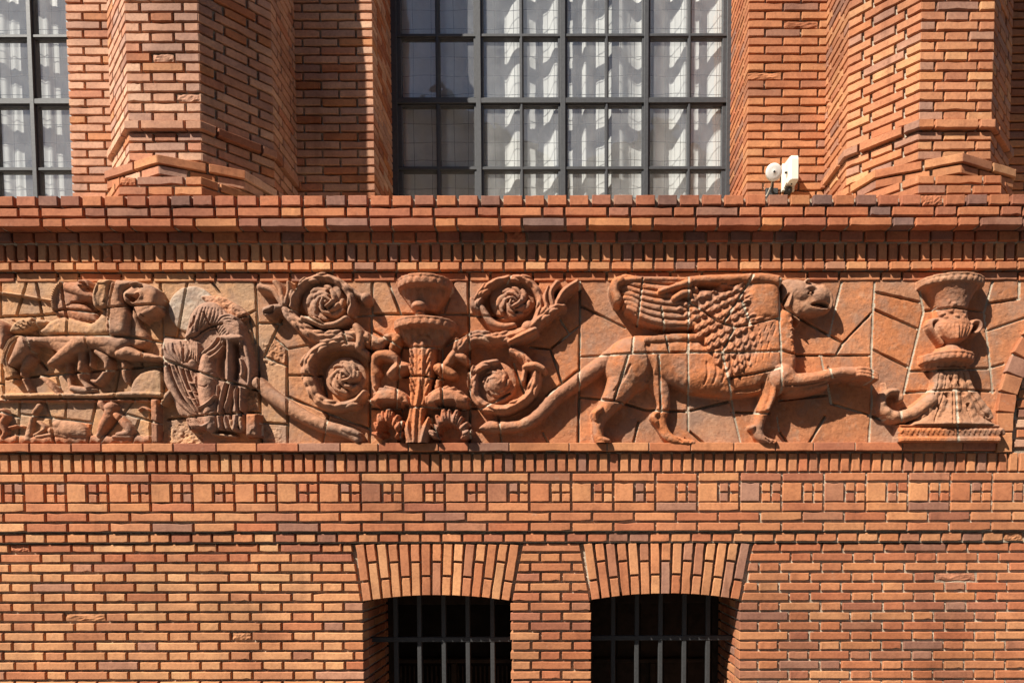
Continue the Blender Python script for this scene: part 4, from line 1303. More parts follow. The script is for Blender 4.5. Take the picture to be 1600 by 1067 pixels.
stroke(sf, ZH((660, 830, 34), (640, 880, 32), (610, 930, 26), (585, 990, 16)), 9, 3); blob(sf, 172, 636, 10, 9, 10, 0, 3)
stroke(sf, ZH((600, 805, 22), (620, 830, 18)), 7, 2); stroke(sf, ZH((690, 870, 20), (740, 920, 26), (770, 970, 24), (700, 985, 16)), 9, 3); stroke(sf, ZH((680, 1000, 14), (780, 1000, 14)), 7, 2)
stroke(sf, ZH((830, 840, 9), (855, 825, 9), (885, 840, 9)), 5, 1)
stroke(sl_, ZH((20, 850, 22), (35, 880, 20), (10, 920, 22), (30, 970, 16), (15, 1000, 14)), 8, 2); stroke(sl_, ZH((60, 945, 9), (110, 935, 9), (140, 940, 7)), 5, 2); stroke(sl_, ZH((-20, 880, 20), (-10, 960, 22)), 8, 2)
for k in range(14): stroke(sg, ZH((k*66, 1022, 20), (k*66+30, 1010, 22), (k*66+66, 1024, 20)), 4, 2)

# ---------------------------------------------------------------- acanthus scrolls
HS, HB = 1.05, 4.0
def rosette(e, cx, cy, r, h, base, seed):
    g = np.random.default_rng(seed)
    for ring, (n, rad, pr, hh) in enumerate(((8, 0.74, 0.40, 0.50), (5, 0.46, 0.38, 0.78), (3, 0.20, 0.30, 1.0))):
        a0 = g.random()*6
        for k in range(n):
            a = a0 + 2*math.pi*k/n + g.uniform(-.2, .2)
            x, y = cx + math.cos(a)*r*rad, cy + math.sin(a)*r*rad
            # each petal curls: a fat crescent with a hollow inside
            t = a + math.pi/2 + 0.5
            w = r*pr*g.uniform(.75, 1.1)
            pts = [(x - math.cos(t)*w, y - math.sin(t)*w, w*0.35), (x + math.cos(a)*w*0.35, y + math.sin(a)*w*0.35, w*0.52), (x + math.cos(t)*w, y + math.sin(t)*w, w*0.38)]
            stroke(e, pts, h*0.55*hh*g.uniform(.85, 1.2), base + h*0.45*hh)
            if ring < 2: carve([(x - math.cos(a)*w*0.35, y - math.sin(a)*w*0.35, w*0.22), (x - math.cos(a)*w*0.3 + math.cos(t)*w*.5, y - math.sin(a)*w*0.3 + math.sin(t)*w*.5, w*0.2)], h*0.3, base)
    blob(e, cx, cy, r*0.2, r*0.17, h*0.9, 0, base)
def leafy(e, pts, h, base, seed, n=10, lobe=6.0):
    """A stalk wrapped in small curling leaves."""
    stroke(e, pts, h, base, across=2, amp=1.0, along=17, amp2=1.0)
    P = cat(pts); g = np.random.default_rng(seed)
    for k in range(n):
        i = int(g.uniform(0.05, 0.95)*(len(P)-2))
        t = P[i+1][:2] - P[i][:2]; t = t/max(1e-6, np.hypot(*t)); nn = np.array([-t[1], t[0]])*(1 if k % 2 else -1)
        p = P[i][:2] + nn*P[i][2]*0.55
        q = p + t*lobe*1.1 + nn*lobe*0.35
        stroke(e, [(p[0]-t[0]*lobe, p[1]-t[1]*lobe, 2.2), (p[0], p[1], lobe*0.62), (q[0], q[1], 2.2)], h*0.55, base + h*0.5)

def scroll(key, tnt, Zx, items):
    e1 = el(key, "stalk", tnt); e2 = el(key, "upper_rosette", tnt); e3 = el(key, "lower_rosette", tnt); e4 = el(key, "flower", tnt)
    items(e1, e2, e3, e4, Zx)
def left_scroll(e1, e2, e3, e4, Z):
    blob(e2, 508, 471, 36, 33, 5, 0, 1, 6)
    stroke(e1, Z((50, 680, 40), (130, 755, 42), (225, 820, 42), (335, 885, 40), (450, 935, 36), (560, 965, 34), (640, 1010, 30)), 11, 3)
    stroke(e1, Z((560, 955, 16), (600, 965, 22), (650, 985, 14)), 6, 10)
    leafy(e1, Z((250, 260, 18), (262, 190, 22), (300, 115, 24), (395, 62, 24), (495, 65, 24), (575, 115, 26), (612, 190, 24), (600, 265, 20)), 13, 5, 1, 8)
    leafy(e1, Z((215, 245, 26), (290, 325, 34), (400, 400, 36), (500, 405, 34), (600, 395, 34), (665, 400, 40), (770, 450, 36)), 15, 5, 2, 16, 8)
    leafy(e1, Z((700, 510, 22), (620, 450, 26), (520, 445, 28), (425, 470, 30), (360, 530, 32), (340, 600, 32), (370, 700, 34), (415, 785, 34), (485, 815, 30), (560, 815, 28), (640, 785, 24), (680, 735, 18)), 14, 5, 3, 18, 8)
    rosette(e2, 511, 474, 27, 15, 6, 4)
    blob(e3, 541, 590, 33, 32, 4, 0, 1, 6)
    rosette(e3, 540, 590, 24, 15, 5, 5)
    for pts in (((205, 225, 20), (150, 140, 24), (70, 115, 28)), ((212, 215, 18), (195, 140, 20), (160, 88, 20)), ((222, 215, 16), (240, 140, 18), (236, 88, 14))): stroke(e4, Z(*pts), 13, 5)
    stroke(e4, Z((190, 230, 20), (150, 235, 26), (110, 255, 36)), 13, 5); carve(Z((90, 260, 8), (125, 250, 10), (140, 225, 6)), 7, 3)
    blob(e4, 572, 466, 9, 9, 14, 0, 4); stroke(e4, Z((610, 130, 20), (650, 160, 18), (690, 175, 24)), 11, 5)
    stroke(e4, Z((640, 350, 24), (665, 400, 28), (655, 470, 24)), 12, 13)
    stroke(e4, Z((330, 300, 22), (400, 320, 24), (440, 345, 18)), 12, 13); stroke(e4, Z((430, 345, 18), (520, 335, 22), (580, 300, 20)), 12, 10)
def right_scroll(e1, e2, e3, e4, Z):
    blob(e2, 800, 470, 36, 32, 5, 0, 1, 6)
    leafy(e1, Z((130, 235, 20), (150, 170, 22), (220, 95, 24), (320, 62, 24), (420, 68, 24), (490, 130, 26), (515, 215, 26), (490, 300, 26)), 13, 5, 11, 8)
    stroke(e1, Z((105, 190, 20), (120, 225, 24), (140, 245, 18)), 12, 6)
    leafy(e1, Z((30, 490, 30), (90, 420, 32), (160, 405, 34), (250, 420, 36), (350, 400, 36), (440, 365, 36), (500, 310, 34), (590, 235, 28), (650, 225, 20)), 15, 5, 12, 16, 8)
    stroke(e1, Z((165, 235, 20), (220, 320, 26), (290, 350, 28), (350, 340, 22)), 13, 6)
    leafy(e1, Z((345, 485, 24), (400, 515, 28), (435, 565, 28), (480, 600, 30), (478, 680, 34), (440, 760, 34), (370, 810, 32), (290, 840, 32), (190, 820, 30), (130, 770, 28), (108, 690, 26), (118, 620, 24), (175, 570, 22), (250, 555, 20)), 14, 5, 13, 14, 7)
    stroke(e4, Z((420, 590, 20), (480, 580, 26), (530, 600, 20)), 12, 12); stroke(e4, Z((420, 610, 16), (410, 670, 16)), 9, 10)
    rosette(e2, 803, 474, 24, 15, 6, 15)
    blob(e3, 774, 598, 34, 33, 5, 0, 1, 6)
    rosette(e3, 775, 597, 20, 12, 5, 16); blob(e3, 776, 598, 16, 17, 12, 0, 5)
    for pts in (((590, 225, 20), (575, 150, 22), (612, 90, 24)), ((605, 220, 20), (655, 140, 26), (735, 85, 24)), ((560, 260, 20), (540, 180, 18), (560, 110, 12))): stroke(e4, Z(*pts), 14, 5, across=2, amp=.8)
    blob(e4, 826, 512, 12, 11, 14, 0, 8); stroke(e4, Z((330, 440, 16), (400, 410, 24), (480, 370, 20)), 13, 14, across=3, amp=.8)
scroll("scroll_left", T_GRY, ZE, left_scroll)
scroll("scroll_right", T_ROSE, ZF, right_scroll)

# ---------------------------------------------------------------- candelabrum
HS, HB = 1.05, 3.0
c1 = el("candelabrum", "upper_basin", T_ROSE); c2 = el("candelabrum", "lower_basin", T_ROSE); c3 = el("candelabrum", "stem", T_OR); c4 = [el("candelabrum", "acanthus_leaf", T_ROSE) for _ in range(2)]; c5 = [el("candelabrum", "shell", T_RED) for _ in range(2)]; c6 = [el("candelabrum", "side_branch", T_OR) for _ in range(2)]
def basin(e, cx, ytop, yrim, ybot, wr, wb, h, base, eggs):
    """A bowl in half round: rim band with eggs, body narrowing to its foot."""
    h, base = h*HS, base*HS + HB
    cx_, y0 = at(cx, ytop, h+base); _, y1 = at(cx, yrim, h+base); _, y2 = at(cx, ybot, base+h*0.4)
    sl = sub(cx_-wr-2, cx_+wr+2, y0-3, y2+2)
    X, Y = GXX[sl]-cx_, GYY[sl]
    tb = np.clip((Y-y1)/max(1, y2-y1), 0, 1)
    half = np.where(Y < y1, wr, wb + (wr*0.95-wb)*(0.55*(1-tb) + 0.45*np.sqrt(np.clip(1-tb, 0, 1))))
    sag = -4.0*np.sqrt(np.clip(1-(X/wr)**2, 0, 1)) + 3.0         # seen a little from below: rims arch upward
    Y2 = Y - sag
    q = np.abs(X)/np.maximum(half, 1)
    k = np.sqrt(np.clip(1-q*q, 0, 1))
    prof = np.where(Y2 < y1, 1.0, 0.50 - 0.36*tb)
    hh = base + h*k*prof
    rim = (Y2 >= y0) & (Y2 < y1)
    ang = np.arcsin(np.clip(X/wr, -1, 1))
    yy = (Y2-y0)/max(1, (y1-y0))
    hh = np.where(rim, hh + 1.8*np.abs(np.sin(ang*eggs/2))*np.sin(np.pi*np.clip(yy*1.5-0.4, 0, 1)) + 1.2*(yy < 0.3), hh)
    hh = np.where((Y2 > y1) & (q < 1), hh + 1.0*np.cos(ang*eggs), hh)
    hh[(q >= 1) | (Y2 < y0) | (Y2 > y2)] = -99
    put(e, sl, hh)
c8 = el("candelabrum", "neck", T_ROSE)
blob(c8, 661, 500, 22, 9, 12, 0, 4); blob(c8, 655, 478, 13, 8, 18, 0, 8)
stroke(c8, ZD((365, 240, 30), (365, 290, 40), (365, 330, 60)), 12, 4)
basin(c1, 661.5, 433, 449, 487, 42, 14, 30, 6, 22)
c7 = el("candelabrum", "knop", T_ROSE)
blob(c7, 654, 480, 11.5, 7, 16, 0, 12); blob(c7, 656, 492, 9, 5, 14, 0, 8)
basin(c2, 661.5, 498, 513, 543, 47.5, 22, 30, 6, 26)
stroke(c3, ZD((390, 450, 74), (385, 600, 70), (365, 740, 62), (345, 860, 52), (335, 1040, 60)), 15, 5, across=3, amp=1.8)
for k, xx_ in enumerate((330, 372, 412)):
    for q in range(5):
        o_ = (k-1)*10
        stroke(c3, ZD((xx_-o_, 545+q*52, 8), (xx_+o_*0.4, 515+q*52, 17), (xx_+o_*1.6, 486+q*52, 7)), 4.5, 14.5, tilt=4.5)
        carve(ZD((xx_-o_, 545+q*52, 3.5), (xx_+o_*1.2, 492+q*52, 3.5)), 2)
for s_, (e_, pts) in enumerate(((c4[0], [(300, 760), (250, 720), (180, 700), (110, 725), (75, 790), (110, 820), (200, 815), (270, 815)]), (c4[1], [(400, 770), (430, 730), (500, 705), (590, 715), (650, 760), (655, 820), (560, 825), (440, 830), (400, 815)]))):
    poly(e_, ZD(*pts), 20, 12, 4, edge=2)
    cxs = np.mean([p[0] for p in pts])
    for k in range(7):
        t = k/6
        tip = (75+t*190, 790-80*math.sin(t*3.0)) if s_ == 0 else (650-t*230, 800-90*math.sin(0.3+t*2.6))
        root = (300, 800) if s_ == 0 else (410, 800)
        stroke(e_, ZD((root[0], root[1], 8), ((root[0]+tip[0])/2, (root[1]+tip[1])/2-14, 16), (tip[0], tip[1], 13)), 5, 17)
    carve(ZD(((root[0]*2+pts[3][0])/3, 800, 14), (pts[3][0]+(20 if s_ == 0 else -30), 800, 20)), 14, 2)
for s_, (e_, cx_, w_) in enumerate(((c5[0], 180, 88), (c5[1], 545, 118))):
    for k in range(9):
        a = math.pi*(0.06 + 0.88*k/8)
        tip = (cx_ - math.cos(a)*w_, 1005 - math.sin(a)*160)
        mid = (cx_ - math.cos(a)*w_*0.55, 1015 - math.sin(a)*85)
        q_ = 0.8 + 0.4*((k*7+s_*3) % 5)/4.0
        stroke(e_, ZD((mid[0], mid[1], 12), ((mid[0]+tip[0])/2, (mid[1]+tip[1])/2, 23*q_), (tip[0]+(q_-1)*20, tip[1]-(q_-1)*30, 15*q_)), 13*q_, 8)
        carve(ZD((mid[0], mid[1], 3.5), (tip[0], tip[1], 3.5)), 2.2)
    blob(e_, (cx_-30 if s_ == 0 else cx_+70)/3.81+560, 677, 7, 6, 13, 0, 6)
    carve(ZD((cx_-w_*0.4, 985, 30), (cx_, 965, 40), (cx_+w_*0.4, 985, 30)), 16, 1)
for k in range(2): stroke(c3, ZD(((305, 420)[k], 890, 14), ((300, 400)[k], 960, 30), ((320, 380)[k], 1035, 30)), 14, 6, across=2, amp=1.5)
stroke(c6[0], ZD((40, 440, 30), (110, 450, 32), (180, 410, 28), (225, 420, 34), (205, 470, 26)), 14, 5, along=18, amp2=1.2)
stroke(c6[0], ZD((110, 620, 28), (90, 570, 30), (120, 520, 34), (190, 520, 36), (235, 555, 24)), 14, 5); stroke(c6[0], ZD((100, 560, 24), (95, 640, 26), (105, 700, 20)), 12, 4)
stroke(c6[0], ZD((190, 625, 26), (240, 590, 40), (285, 585, 30)), 17, 5, across=2, amp=1)
stroke(c6[1], ZD((735, 400, 30), (660, 420, 30), (600, 470, 28), (545, 545, 30), (510, 590, 26)), 15, 5, along=18, amp2=1.2)
stroke(c6[1], ZD((470, 590, 28), (500, 600, 42), (560, 630, 30)), 17, 6); stroke(c6[1], ZD((570, 520, 20), (620, 530, 30), (650, 560, 20)), 14, 6); stroke(c6[1], ZD((590, 430, 18), (580, 480, 18)), 10, 12)
stroke(c6[1], ZD((480, 660, 18), (470, 710, 22)), 9, 4)

# ---------------------------------------------------------------- urn at the right
HS, HB = 1.0, 3.0
u1 = el("urn", "rim", T_GRY); u2 = el("urn", "bowl", T_ROSE); u3 = [el("urn", "handle", T_ROSE) for _ in range(2)]; u4 = el("urn", "foot", T_ROSE); u5 = el("urn", "acanthus_base", T_GRY); u6 = el("urn", "plinth", T_OR); u7 = el("urn", "curling_tendril", T_GRY)
def turned(e, cx, prof, h, base, ribs=0, amp=0.0):
    """Half-round turned form from (y, half width)."""
    h, base = h*HS, base*HS + HB
    ys = [at(cx, p[0], base+h*.7)[1] for p in prof]; ws = [p[1] for p in prof]
    wm = max(ws); cx_ = at(cx, 500, base+h*.8)[0]
    sl = sub(cx_-wm-1, cx_+wm+1, min(ys), max(ys))
    X, Y = GXX[sl]-cx_, GYY[sl]
    w = np.interp(Y, ys, ws); q = np.abs(X)/np.maximum(w, .5)
    k = np.sqrt(np.clip(1-q*q, 0, 1))
    hh = base + h*k*(0.3+0.7*w/wm)
    if ribs: hh = hh + amp*np.cos(np.arcsin(np.clip(X/np.maximum(w, 1), -1, 1))*ribs)
    hh[(q >= 1) | (Y < min(ys)) | (Y > max(ys))] = -99
    put(e, sl, hh)
turned(u2, 1491, [(444, 44), (455, 36), (470, 27), (484, 23), (497, 24), (506, 29), (516, 30), (526, 25), (534, 14), (537, 8)], 27, 5)
basin(u1, 1493, 431, 445, 451, 49, 40, 28, 6, 30)
g = np.random.default_rng(9)
for k in range(16):                               # ivy on the neck
    a = g.uniform(-18, 18); y = g.uniform(458, 500)
    blob(u2, 1488+a, y, 4.5, 3.0, 4, g.uniform(0, 3), 23 - abs(a)*0.35)
for k in range(9):                                # gadroons of the bowl
    x = 1466 + k*6; stroke(u2, [(x, 512, 2.5), (x+(1490-x)*0.25, 523, 3.0), (x+(1490-x)*0.5, 531, 2)], 3.5, 26-abs(x-1490)*0.35)
stroke(u3[0], [(1471, 538, 3.5), (1461, 524, 3.6), (1453, 512, 3.8), (1454, 503, 4), (1462, 501, 4), (1467, 506, 3.4), (1463, 510, 2.6)], 11, 4)
stroke(u3[1], [(1513, 511, 3.6), (1518, 504, 4), (1527, 504, 4), (1530, 512, 4), (1525, 520, 3.6), (1518, 522, 3)], 12, 5)
turned(u4, 1488, [(533, 10), (540, 10), (543, 18), (549, 22), (556, 28)], 20, 5)
basin(u4, 1486, 551, 565, 577, 40, 33, 26, 5, 24)
turned(u5, 1487, [(574, 27), (600, 27), (622, 30), (638, 36), (650, 47), (658, 61), (664, 74)], 18, 5, ribs=7, amp=1.4)
for (x0, xm, x1, y1, w_) in ((1468, 1460, 1436, 652, 9), (1480, 1474, 1460, 659, 9), (1488, 1489, 1490, 661, 10), (1497, 1505, 1518, 659, 9), (1506, 1519, 1545, 652, 9)):
    pts = [(x0, 584, w_*0.7), (x0*0.55+xm*0.45, 606, w_*0.9), (xm*0.75+x1*0.25, 628, w_), (xm*0.3+x1*0.7, 645, w_*1.05), (x1, y1, w_*0.6)]
    stroke(u5, pts, 6.0, 13 - abs(x1-1490)*0.07, along=13 + (x1 % 5), amp2=0.7)
    carve([(p[0], p[1], 1.1) for p in pts], 2.6)
for p in ((1486, 592), (1497, 598), (1502, 612), (1478, 616), (1512, 632), (1466, 634)): carve([(p[0], p[1], 2.2), (p[0]+2, p[1]+5, 1.8)], 7, 4)
stroke(u7, ZC((360, 740, 38), (280, 800, 36), (200, 830, 34), (130, 810, 30), (100, 760, 22), (110, 715, 20), (150, 690, 18), (190, 700, 18), (200, 735, 14)), 15, 5, along=15, amp2=1.0)
stroke(u7, ZC((110, 700, 14), (115, 670, 10), (110, 650, 6)), 9, 3); stroke(u7, ZC((100, 790, 20), (140, 840, 20), (220, 850, 16)), 12, 4)
poly(u6, [(1402, 663), (1560, 663), (1560, 690), (1402, 690)], 13, 4, 3, smooth=False)
for k in range(20): stroke(u6, [(1405+k*8, 676, 2.5), (1409+k*8, 672, 3.5), (1413+k*8, 678, 3.0)], 4, 14)
poly(u6, [(1402, 683), (1560, 683), (1560, 692), (1402, 692)], 16, 2, 3, smooth=False)
carve([(1402, 668, 1.6), (1560, 668, 1.6)], 3)

# ---------------------------------------------------------------- weathering and joints
Hh += vnoise(26, 1, 5, 0.6) * np.where(Lb > 0, 1.9, 1.6) + vnoise(5, 2, 2) * np.where(Lb > 0, 1.2, 0.5) - 1.0*np.clip((vnoise(8, 31, 4, .7) - 0.24)*8, 0, 1)*np.where(Lb > 0, 1, .5)
bgm = Lb == 0
Hh[bgm] += (vnoise(90, 3, 2)*2.4)[bgm]
rough_ = (Lb == fr_) | ((np.abs(GXX-392) < 9) & (np.abs(GYY-628) < 18)) | ((np.abs(GXX-420) < 20) & (np.abs(GYY-680) < 12)) | ((np.abs(GXX-290) < 28) & (np.abs(GYY-678) < 15) & (Lb == 0)) | ((np.abs(GXX-428) < 18) & (np.abs(GYY-552) < 18) & (Lb == 0))
Hh += np.where(rough_, vnoise(7, 6, 3, .7)*6.0, 0)

def J(Z, *lines): return [[(p[0], p[1]) for p in Z(*l)] for l in lines]
JOINTS = []
JOINTS += J(ZH, [(5, 60), (5, 290)], [(155, 30), (155, 95), (100, 280)], [(205, 30), (225, 120), (255, 300)], [(-80, 300), (30, 285), (200, 280), (330, 270)], [(200, 280), (225, 390)],
            [(50, 387), (230, 400), (400, 392), (650, 400)], [(368, 60), (380, 180), (405, 300), (400, 400)], [(690, 60), (660, 180), (650, 300), (650, 398)], [(330, 250), (400, 243), (560, 262), (600, 238), (760, 222), (960, 212)],
            [(650, 398), (800, 410), (970, 440)], [(145, 400), (180, 490), (280, 600)], [(510, 400), (520, 470)], [(850, 490), (845, 580)], [(40, 655), (340, 630), (600, 605), (990, 575)], [(340, 630), (370, 770)],
            [(710, 600), (680, 770)], [(-100, 680), (20, 682)], [(15, 570), (25, 780)], [(950, 20), (960, 200), (970, 440), (970, 770)], [(120, 785), (105, 1050)], [(265, 785), (300, 890), (325, 1050)],
            [(395, 785), (390, 890)], [(575, 785), (545, 920), (520, 1050)], [(-80, 840), (0, 850), (115, 885)], [(125, 865), (290, 882), (545, 915)], [(800, 780), (720, 880), (580, 1050)], [(750, 865), (950, 920)], [(830, 890), (780, 1050)], [(893, 770), (898, 1050)], [(955, 770), (962, 1050)])
JOINTS += J(ZG, [(245, 40), (180, 410)], [(345, 30), (430, 140)], [(95, 400), (230, 420)], [(640, 20), (655, 300), (660, 520), (672, 800), (680, 1050)], [(600, 270), (640, 440)], [(530, 302), (640, 250)],
            [(95, 540), (240, 590), (440, 660), (660, 722)], [(310, 380), (370, 345), (450, 330)], [(120, 895), (370, 870), (600, 855), (672, 855)])
JOINTS += J(ZE, [(50, 325), (190, 325)], [(190, 300), (85, 525), (222, 577)], [(155, 415), (222, 477), (225, 750), (228, 1050)], [(225, 477), (345, 455)], [(235, 632), (430, 637)], [(435, 640), (455, 760)], [(470, 860), (430, 1050)],
            [(230, 762), (470, 862), (710, 950)], [(55, 915), (225, 925)], [(620, 282), (790, 270)], [(722, 275), (720, 400)], [(310, 20), (270, 130)], [(732, 20), (728, 270)], [(240, 235), (330, 280), (440, 330)], [(560, 380), (580, 450)])
JOINTS += J(ZD, [(155, 20), (250, 270)], [(90, 270), (655, 270)], [(582, 20), (510, 270)], [(78, 270), (75, 400), (66, 700), (66, 1050)], [(90, 370), (250, 465), (500, 470), (655, 385)], [(255, 470), (235, 640), (225, 830)], [(500, 470), (495, 640), (500, 830)],
            [(235, 640), (370, 638), (500, 657)], [(75, 830), (230, 832), (390, 818), (655, 835)], [(260, 840), (240, 1050)], [(425, 880), (490, 1050)], [(655, 20), (658, 400), (662, 700), (662, 1050)])
JOINTS += J(ZF, [(95, 277), (290, 290)], [(350, 20), (310, 90)], [(460, 15), (498, 90)], [(630, 300), (680, 380)], [(450, 465), (572, 476), (740, 340)], [(572, 480), (640, 682)], [(640, 682), (742, 600)], [(640, 682), (550, 757)], [(350, 560), (415, 742)],
            [(100, 830), (165, 830), (330, 740)], [(265, 890), (280, 1060)], [(525, 970), (562, 1040)], [(745, 10), (747, 400), (742, 700), (738, 1050)])
JOINTS += J(ZA, [(65, 220), (330, 350)], [(60, 525), (230, 515), (375, 505), (595, 500), (915, 497)], [(380, 405), (370, 505)], [(570, 400), (592, 500)], [(435, 60), (400, 340)], [(545, 230), (565, 360)], [(350, 515), (265, 782)], [(530, 515), (545, 850)],
            [(706, 20), (704, 500), (706, 960), (800, 1040)], [(60, 762), (210, 780), (300, 792), (450, 840), (705, 850)], [(410, 910), (378, 1050)])
JOINTS += J(ZB, [(10, 497), (300, 500), (572, 490)], [(20, 848), (260, 790)], [(220, 505), (262, 680), (290, 860), (335, 1050)], [(262, 652), (420, 625), (575, 588)], [(405, 40), (235, 312)], [(20, 195), (200, 318), (300, 352)], [(335, 190), (387, 332)], [(240, 320), (300, 350), (390, 335), (560, 292)],
            [(290, 360), (220, 500)], [(565, 60), (560, 300), (570, 480), (572, 740)], [(590, 240), (760, 340), (942, 440)], [(942, 440), (1118, 258)], [(948, 20), (900, 220), (860, 400)], [(942, 440), (900, 515)], [(575, 488), (670, 515), (1112, 515)], [(810, 518), (827, 600)], [(855, 585), (878, 650)],
            [(850, 690), (870, 800)], [(280, 852), (500, 860)], [(560, 782), (840, 752)], [(870, 800), (1090, 865), (1190, 905)], [(548, 880), (560, 960), (615, 1040)], [(835, 880), (740, 1040)], [(1134, 10), (1120, 260), (1110, 515), (1112, 800), (1094, 1050)])
JOINTS += J(ZC, [(60, 160), (305, 215)], [(55, 255), (295, 360)], [(40, 465), (245, 567)], [(325, 262), (480, 245), (640, 265)], [(245, 585), (680, 570)], [(215, 700), (460, 685), (700, 692)], [(490, 690), (505, 960)], [(195, 790), (200, 850)], [(25, 825), (110, 842)],
            [(285, 80), (320, 262), (245, 567), (213, 705)], [(700, 80), (645, 268), (680, 570), (693, 700)], [(665, 222), (835, 195), (835, 60)], [(652, 372), (860, 300)], [(680, 565), (750, 545)])
JOINTS += [[(-52, 430), (-58, 560), (-50, 700)], [(-120, 430), (-112, 540), (-54, 556)], [(-54, 610), (-150, 640)], [(1632, 430), (1640, 470)]]
JD = np.full(GXX.shape, 99.0); JF = np.full(GXX.shape, 99.0)
KI = 1 - np.maximum(0, Hh)*0.9/1050.0
GXI = PPX + (GXX-PPX)/KI; GYI = 840 + (GYY-840)/KI
for ln in JOINTS:
    for (ax, ay), (bx, by) in zip(ln[:-1], ln[1:]):
        # little bends, as between hand-cut blocks
        sl = sub(min(ax, bx)-42, max(ax, bx)+42, min(ay, by)-24, max(ay, by)+24)
        X, Y = GXI[sl], GYI[sl]
        if X.size == 0: continue
        dx, dy = bx-ax, by-ay; L2 = max(1e-6, dx*dx+dy*dy)
        t = np.clip(((X-ax)*dx+(Y-ay)*dy)/L2, 0, 1)
        dd = np.hypot(X-ax-dx*t, Y-ay-dy*t)
        JD[sl] = np.minimum(JD[sl], dd)
        if abs(dx) < 0.45*abs(dy) and ax > 1040: JF[sl] = np.minimum(JF[sl], dd)
JW = 1.55 + vnoise(14, 8, 2)*0.9
JD = JD + vnoise(9, 7, 2)*1.0
# soften the carving by a hair, then cut the joints
def blur(a):
    p = np.pad(a, 1, mode='edge')
    return (p[:-2,1:-1]+p[2:,1:-1]+p[1:-1,:-2]+p[1:-1,2:]+2*p[1:-1,1:-1])/6.0
Hh = 0.55*Hh + 0.45*blur(Hh)
groove = np.clip((JW + 0.7 - JD)/1.2, 0, 1)
fill = np.clip(vnoise(40, 12, 2)*5 + 0.55, 0.25, 1.0)          # some joints are pointed nearly full, others raked out
Hh = Hh - groove*np.where(JF < 3.5, 1.6, 2.2 + 5.2*fill)
jm = JD < JW - 0.2

# ---------------------------------------------------------------- cut into objects
ny, nx = GXX.shape
WX, WZ = unp(GXX, GYY, YB)
WY = YB - Hh
# the arch at the right edge bounds the frieze
arc_y = [434, 458, 476, 498, 524, 552, 582, 612, 642, 707]; arc_x = [1692, 1664, 1638, 1616, 1598, 1583, 1572, 1563, 1559, 1558.5]
keep = GXX < np.interp(GYY, arc_y, arc_x) - 0.5
cell_keep = keep[:-1, :-1] & keep[1:, 1:]
cl = np.maximum(Lb[:-1, :-1], 0)
cj = jm[:-1, :-1]
# slabs: connected ground cells between the joints
from collections import deque
slab = np.zeros(cl.shape, int)
free = (cl == 0) & ~cj & cell_keep
nslab = 0; sizes = [0]
for j in range(cl.shape[0]):
    for i in np.nonzero(free[j] & (slab[j] == 0))[0]:
        if slab[j, i]: continue
        nslab += 1; n_ = 0
        dq = deque([(j, i)]); slab[j, i] = nslab
        while dq:
            a, b = dq.popleft(); n_ += 1
            for a2, b2 in ((a+1, b), (a-1, b), (a, b+1), (a, b-1)):
                if 0 <= a2 < cl.shape[0] and 0 <= b2 < cl.shape[1] and free[a2, b2] and not slab[a2, b2]:
                    slab[a2, b2] = nslab; dq.append((a2, b2))
        sizes.append(n_)
pos = np.stack([WX*U, WY*U, WZ*U + EYE], -1)
# normals of the whole relief, so that neighbouring pieces shade as one surface
tu = np.gradient(pos, axis=1); tv = np.gradient(pos, axis=0)
nrm = np.cross(tv, tu); nrm /= np.maximum(1e-12, np.linalg.norm(nrm, axis=-1, keepdims=True))
if nrm[..., 1].mean() > 0: nrm = -nrm
IDX = np.arange(ny*nx).reshape(ny, nx)
def piece(name, mask, mat, parent, col):
    jj, ii = np.nonzero(mask)
    if len(jj) == 0: return None
    a = IDX[jj, ii]; b = IDX[jj, ii+1]; c = IDX[jj+1, ii+1]; d = IDX[jj+1, ii]
    quads = np.stack([a, d, c, b], -1)
    uq, inv = np.unique(quads.ravel(), return_inverse=True)
    co = pos.reshape(-1, 3)[uq] - np.array(parent_world(parent))
    me = bpy.data.meshes.new(name)
    n = len(quads)
    me.vertices.add(len(uq)); me.vertices.foreach_set("co", co.ravel())
    me.loops.add(n*4); me.loops.foreach_set("vertex_index", inv.astype(np.int32).ravel())
    me.polygons.add(n)
    me.polygons.foreach_set("loop_start", np.arange(0, n*4, 4, dtype=np.int32))
    me.update(calc_edges=True)
    me.validate()
    me.polygons.foreach_set("use_smooth", np.ones(len(me.polygons), bool))
    me.normals_split_custom_set_from_vertices(nrm.reshape(-1, 3)[uq].tolist())
    me.materials.append(mat)
    o = bpy.data.objects.new(name, me)
    o.color = (*col, 1.0)
    link(o, parent)
    return o
THINGS = {
    "griffin": ("griffin_relief", "terracotta griffin in profile with spread feathered wing and raised paw", "relief", 1100, 690),
    "figure": ("draped_figure_relief", "headless draped figure carved in terracotta, bowed over a seat", "relief", 325, 690),
    "horses": ("horse_team_relief", "worn terracotta relief of galloping horses with cropped manes at the left end of the frieze", "relief", 120, 620),
    "strip": ("figure_strip_relief", "low strip of small carved figures and a lying animal below the horses", "relief", 120, 690),
    "scroll_left": ("scroll_relief", "grey-brown acanthus scroll with two rosettes, between draped figure and tiered fountain", "relief", 500, 690),
    "scroll_right": ("scroll_relief", "reddish acanthus scroll with two rosettes, between tiered fountain and griffin", "relief", 810, 690),
    "candelabrum": ("fountain_relief", "tiered fountain in terracotta with two basins, leafy stem and shells at its foot", "relief", 660, 690),
    "urn": ("urn_relief", "two-handled carved urn on a leafy foot, at the right end of the frieze", "relief", 1488, 690),
}
roots = {}
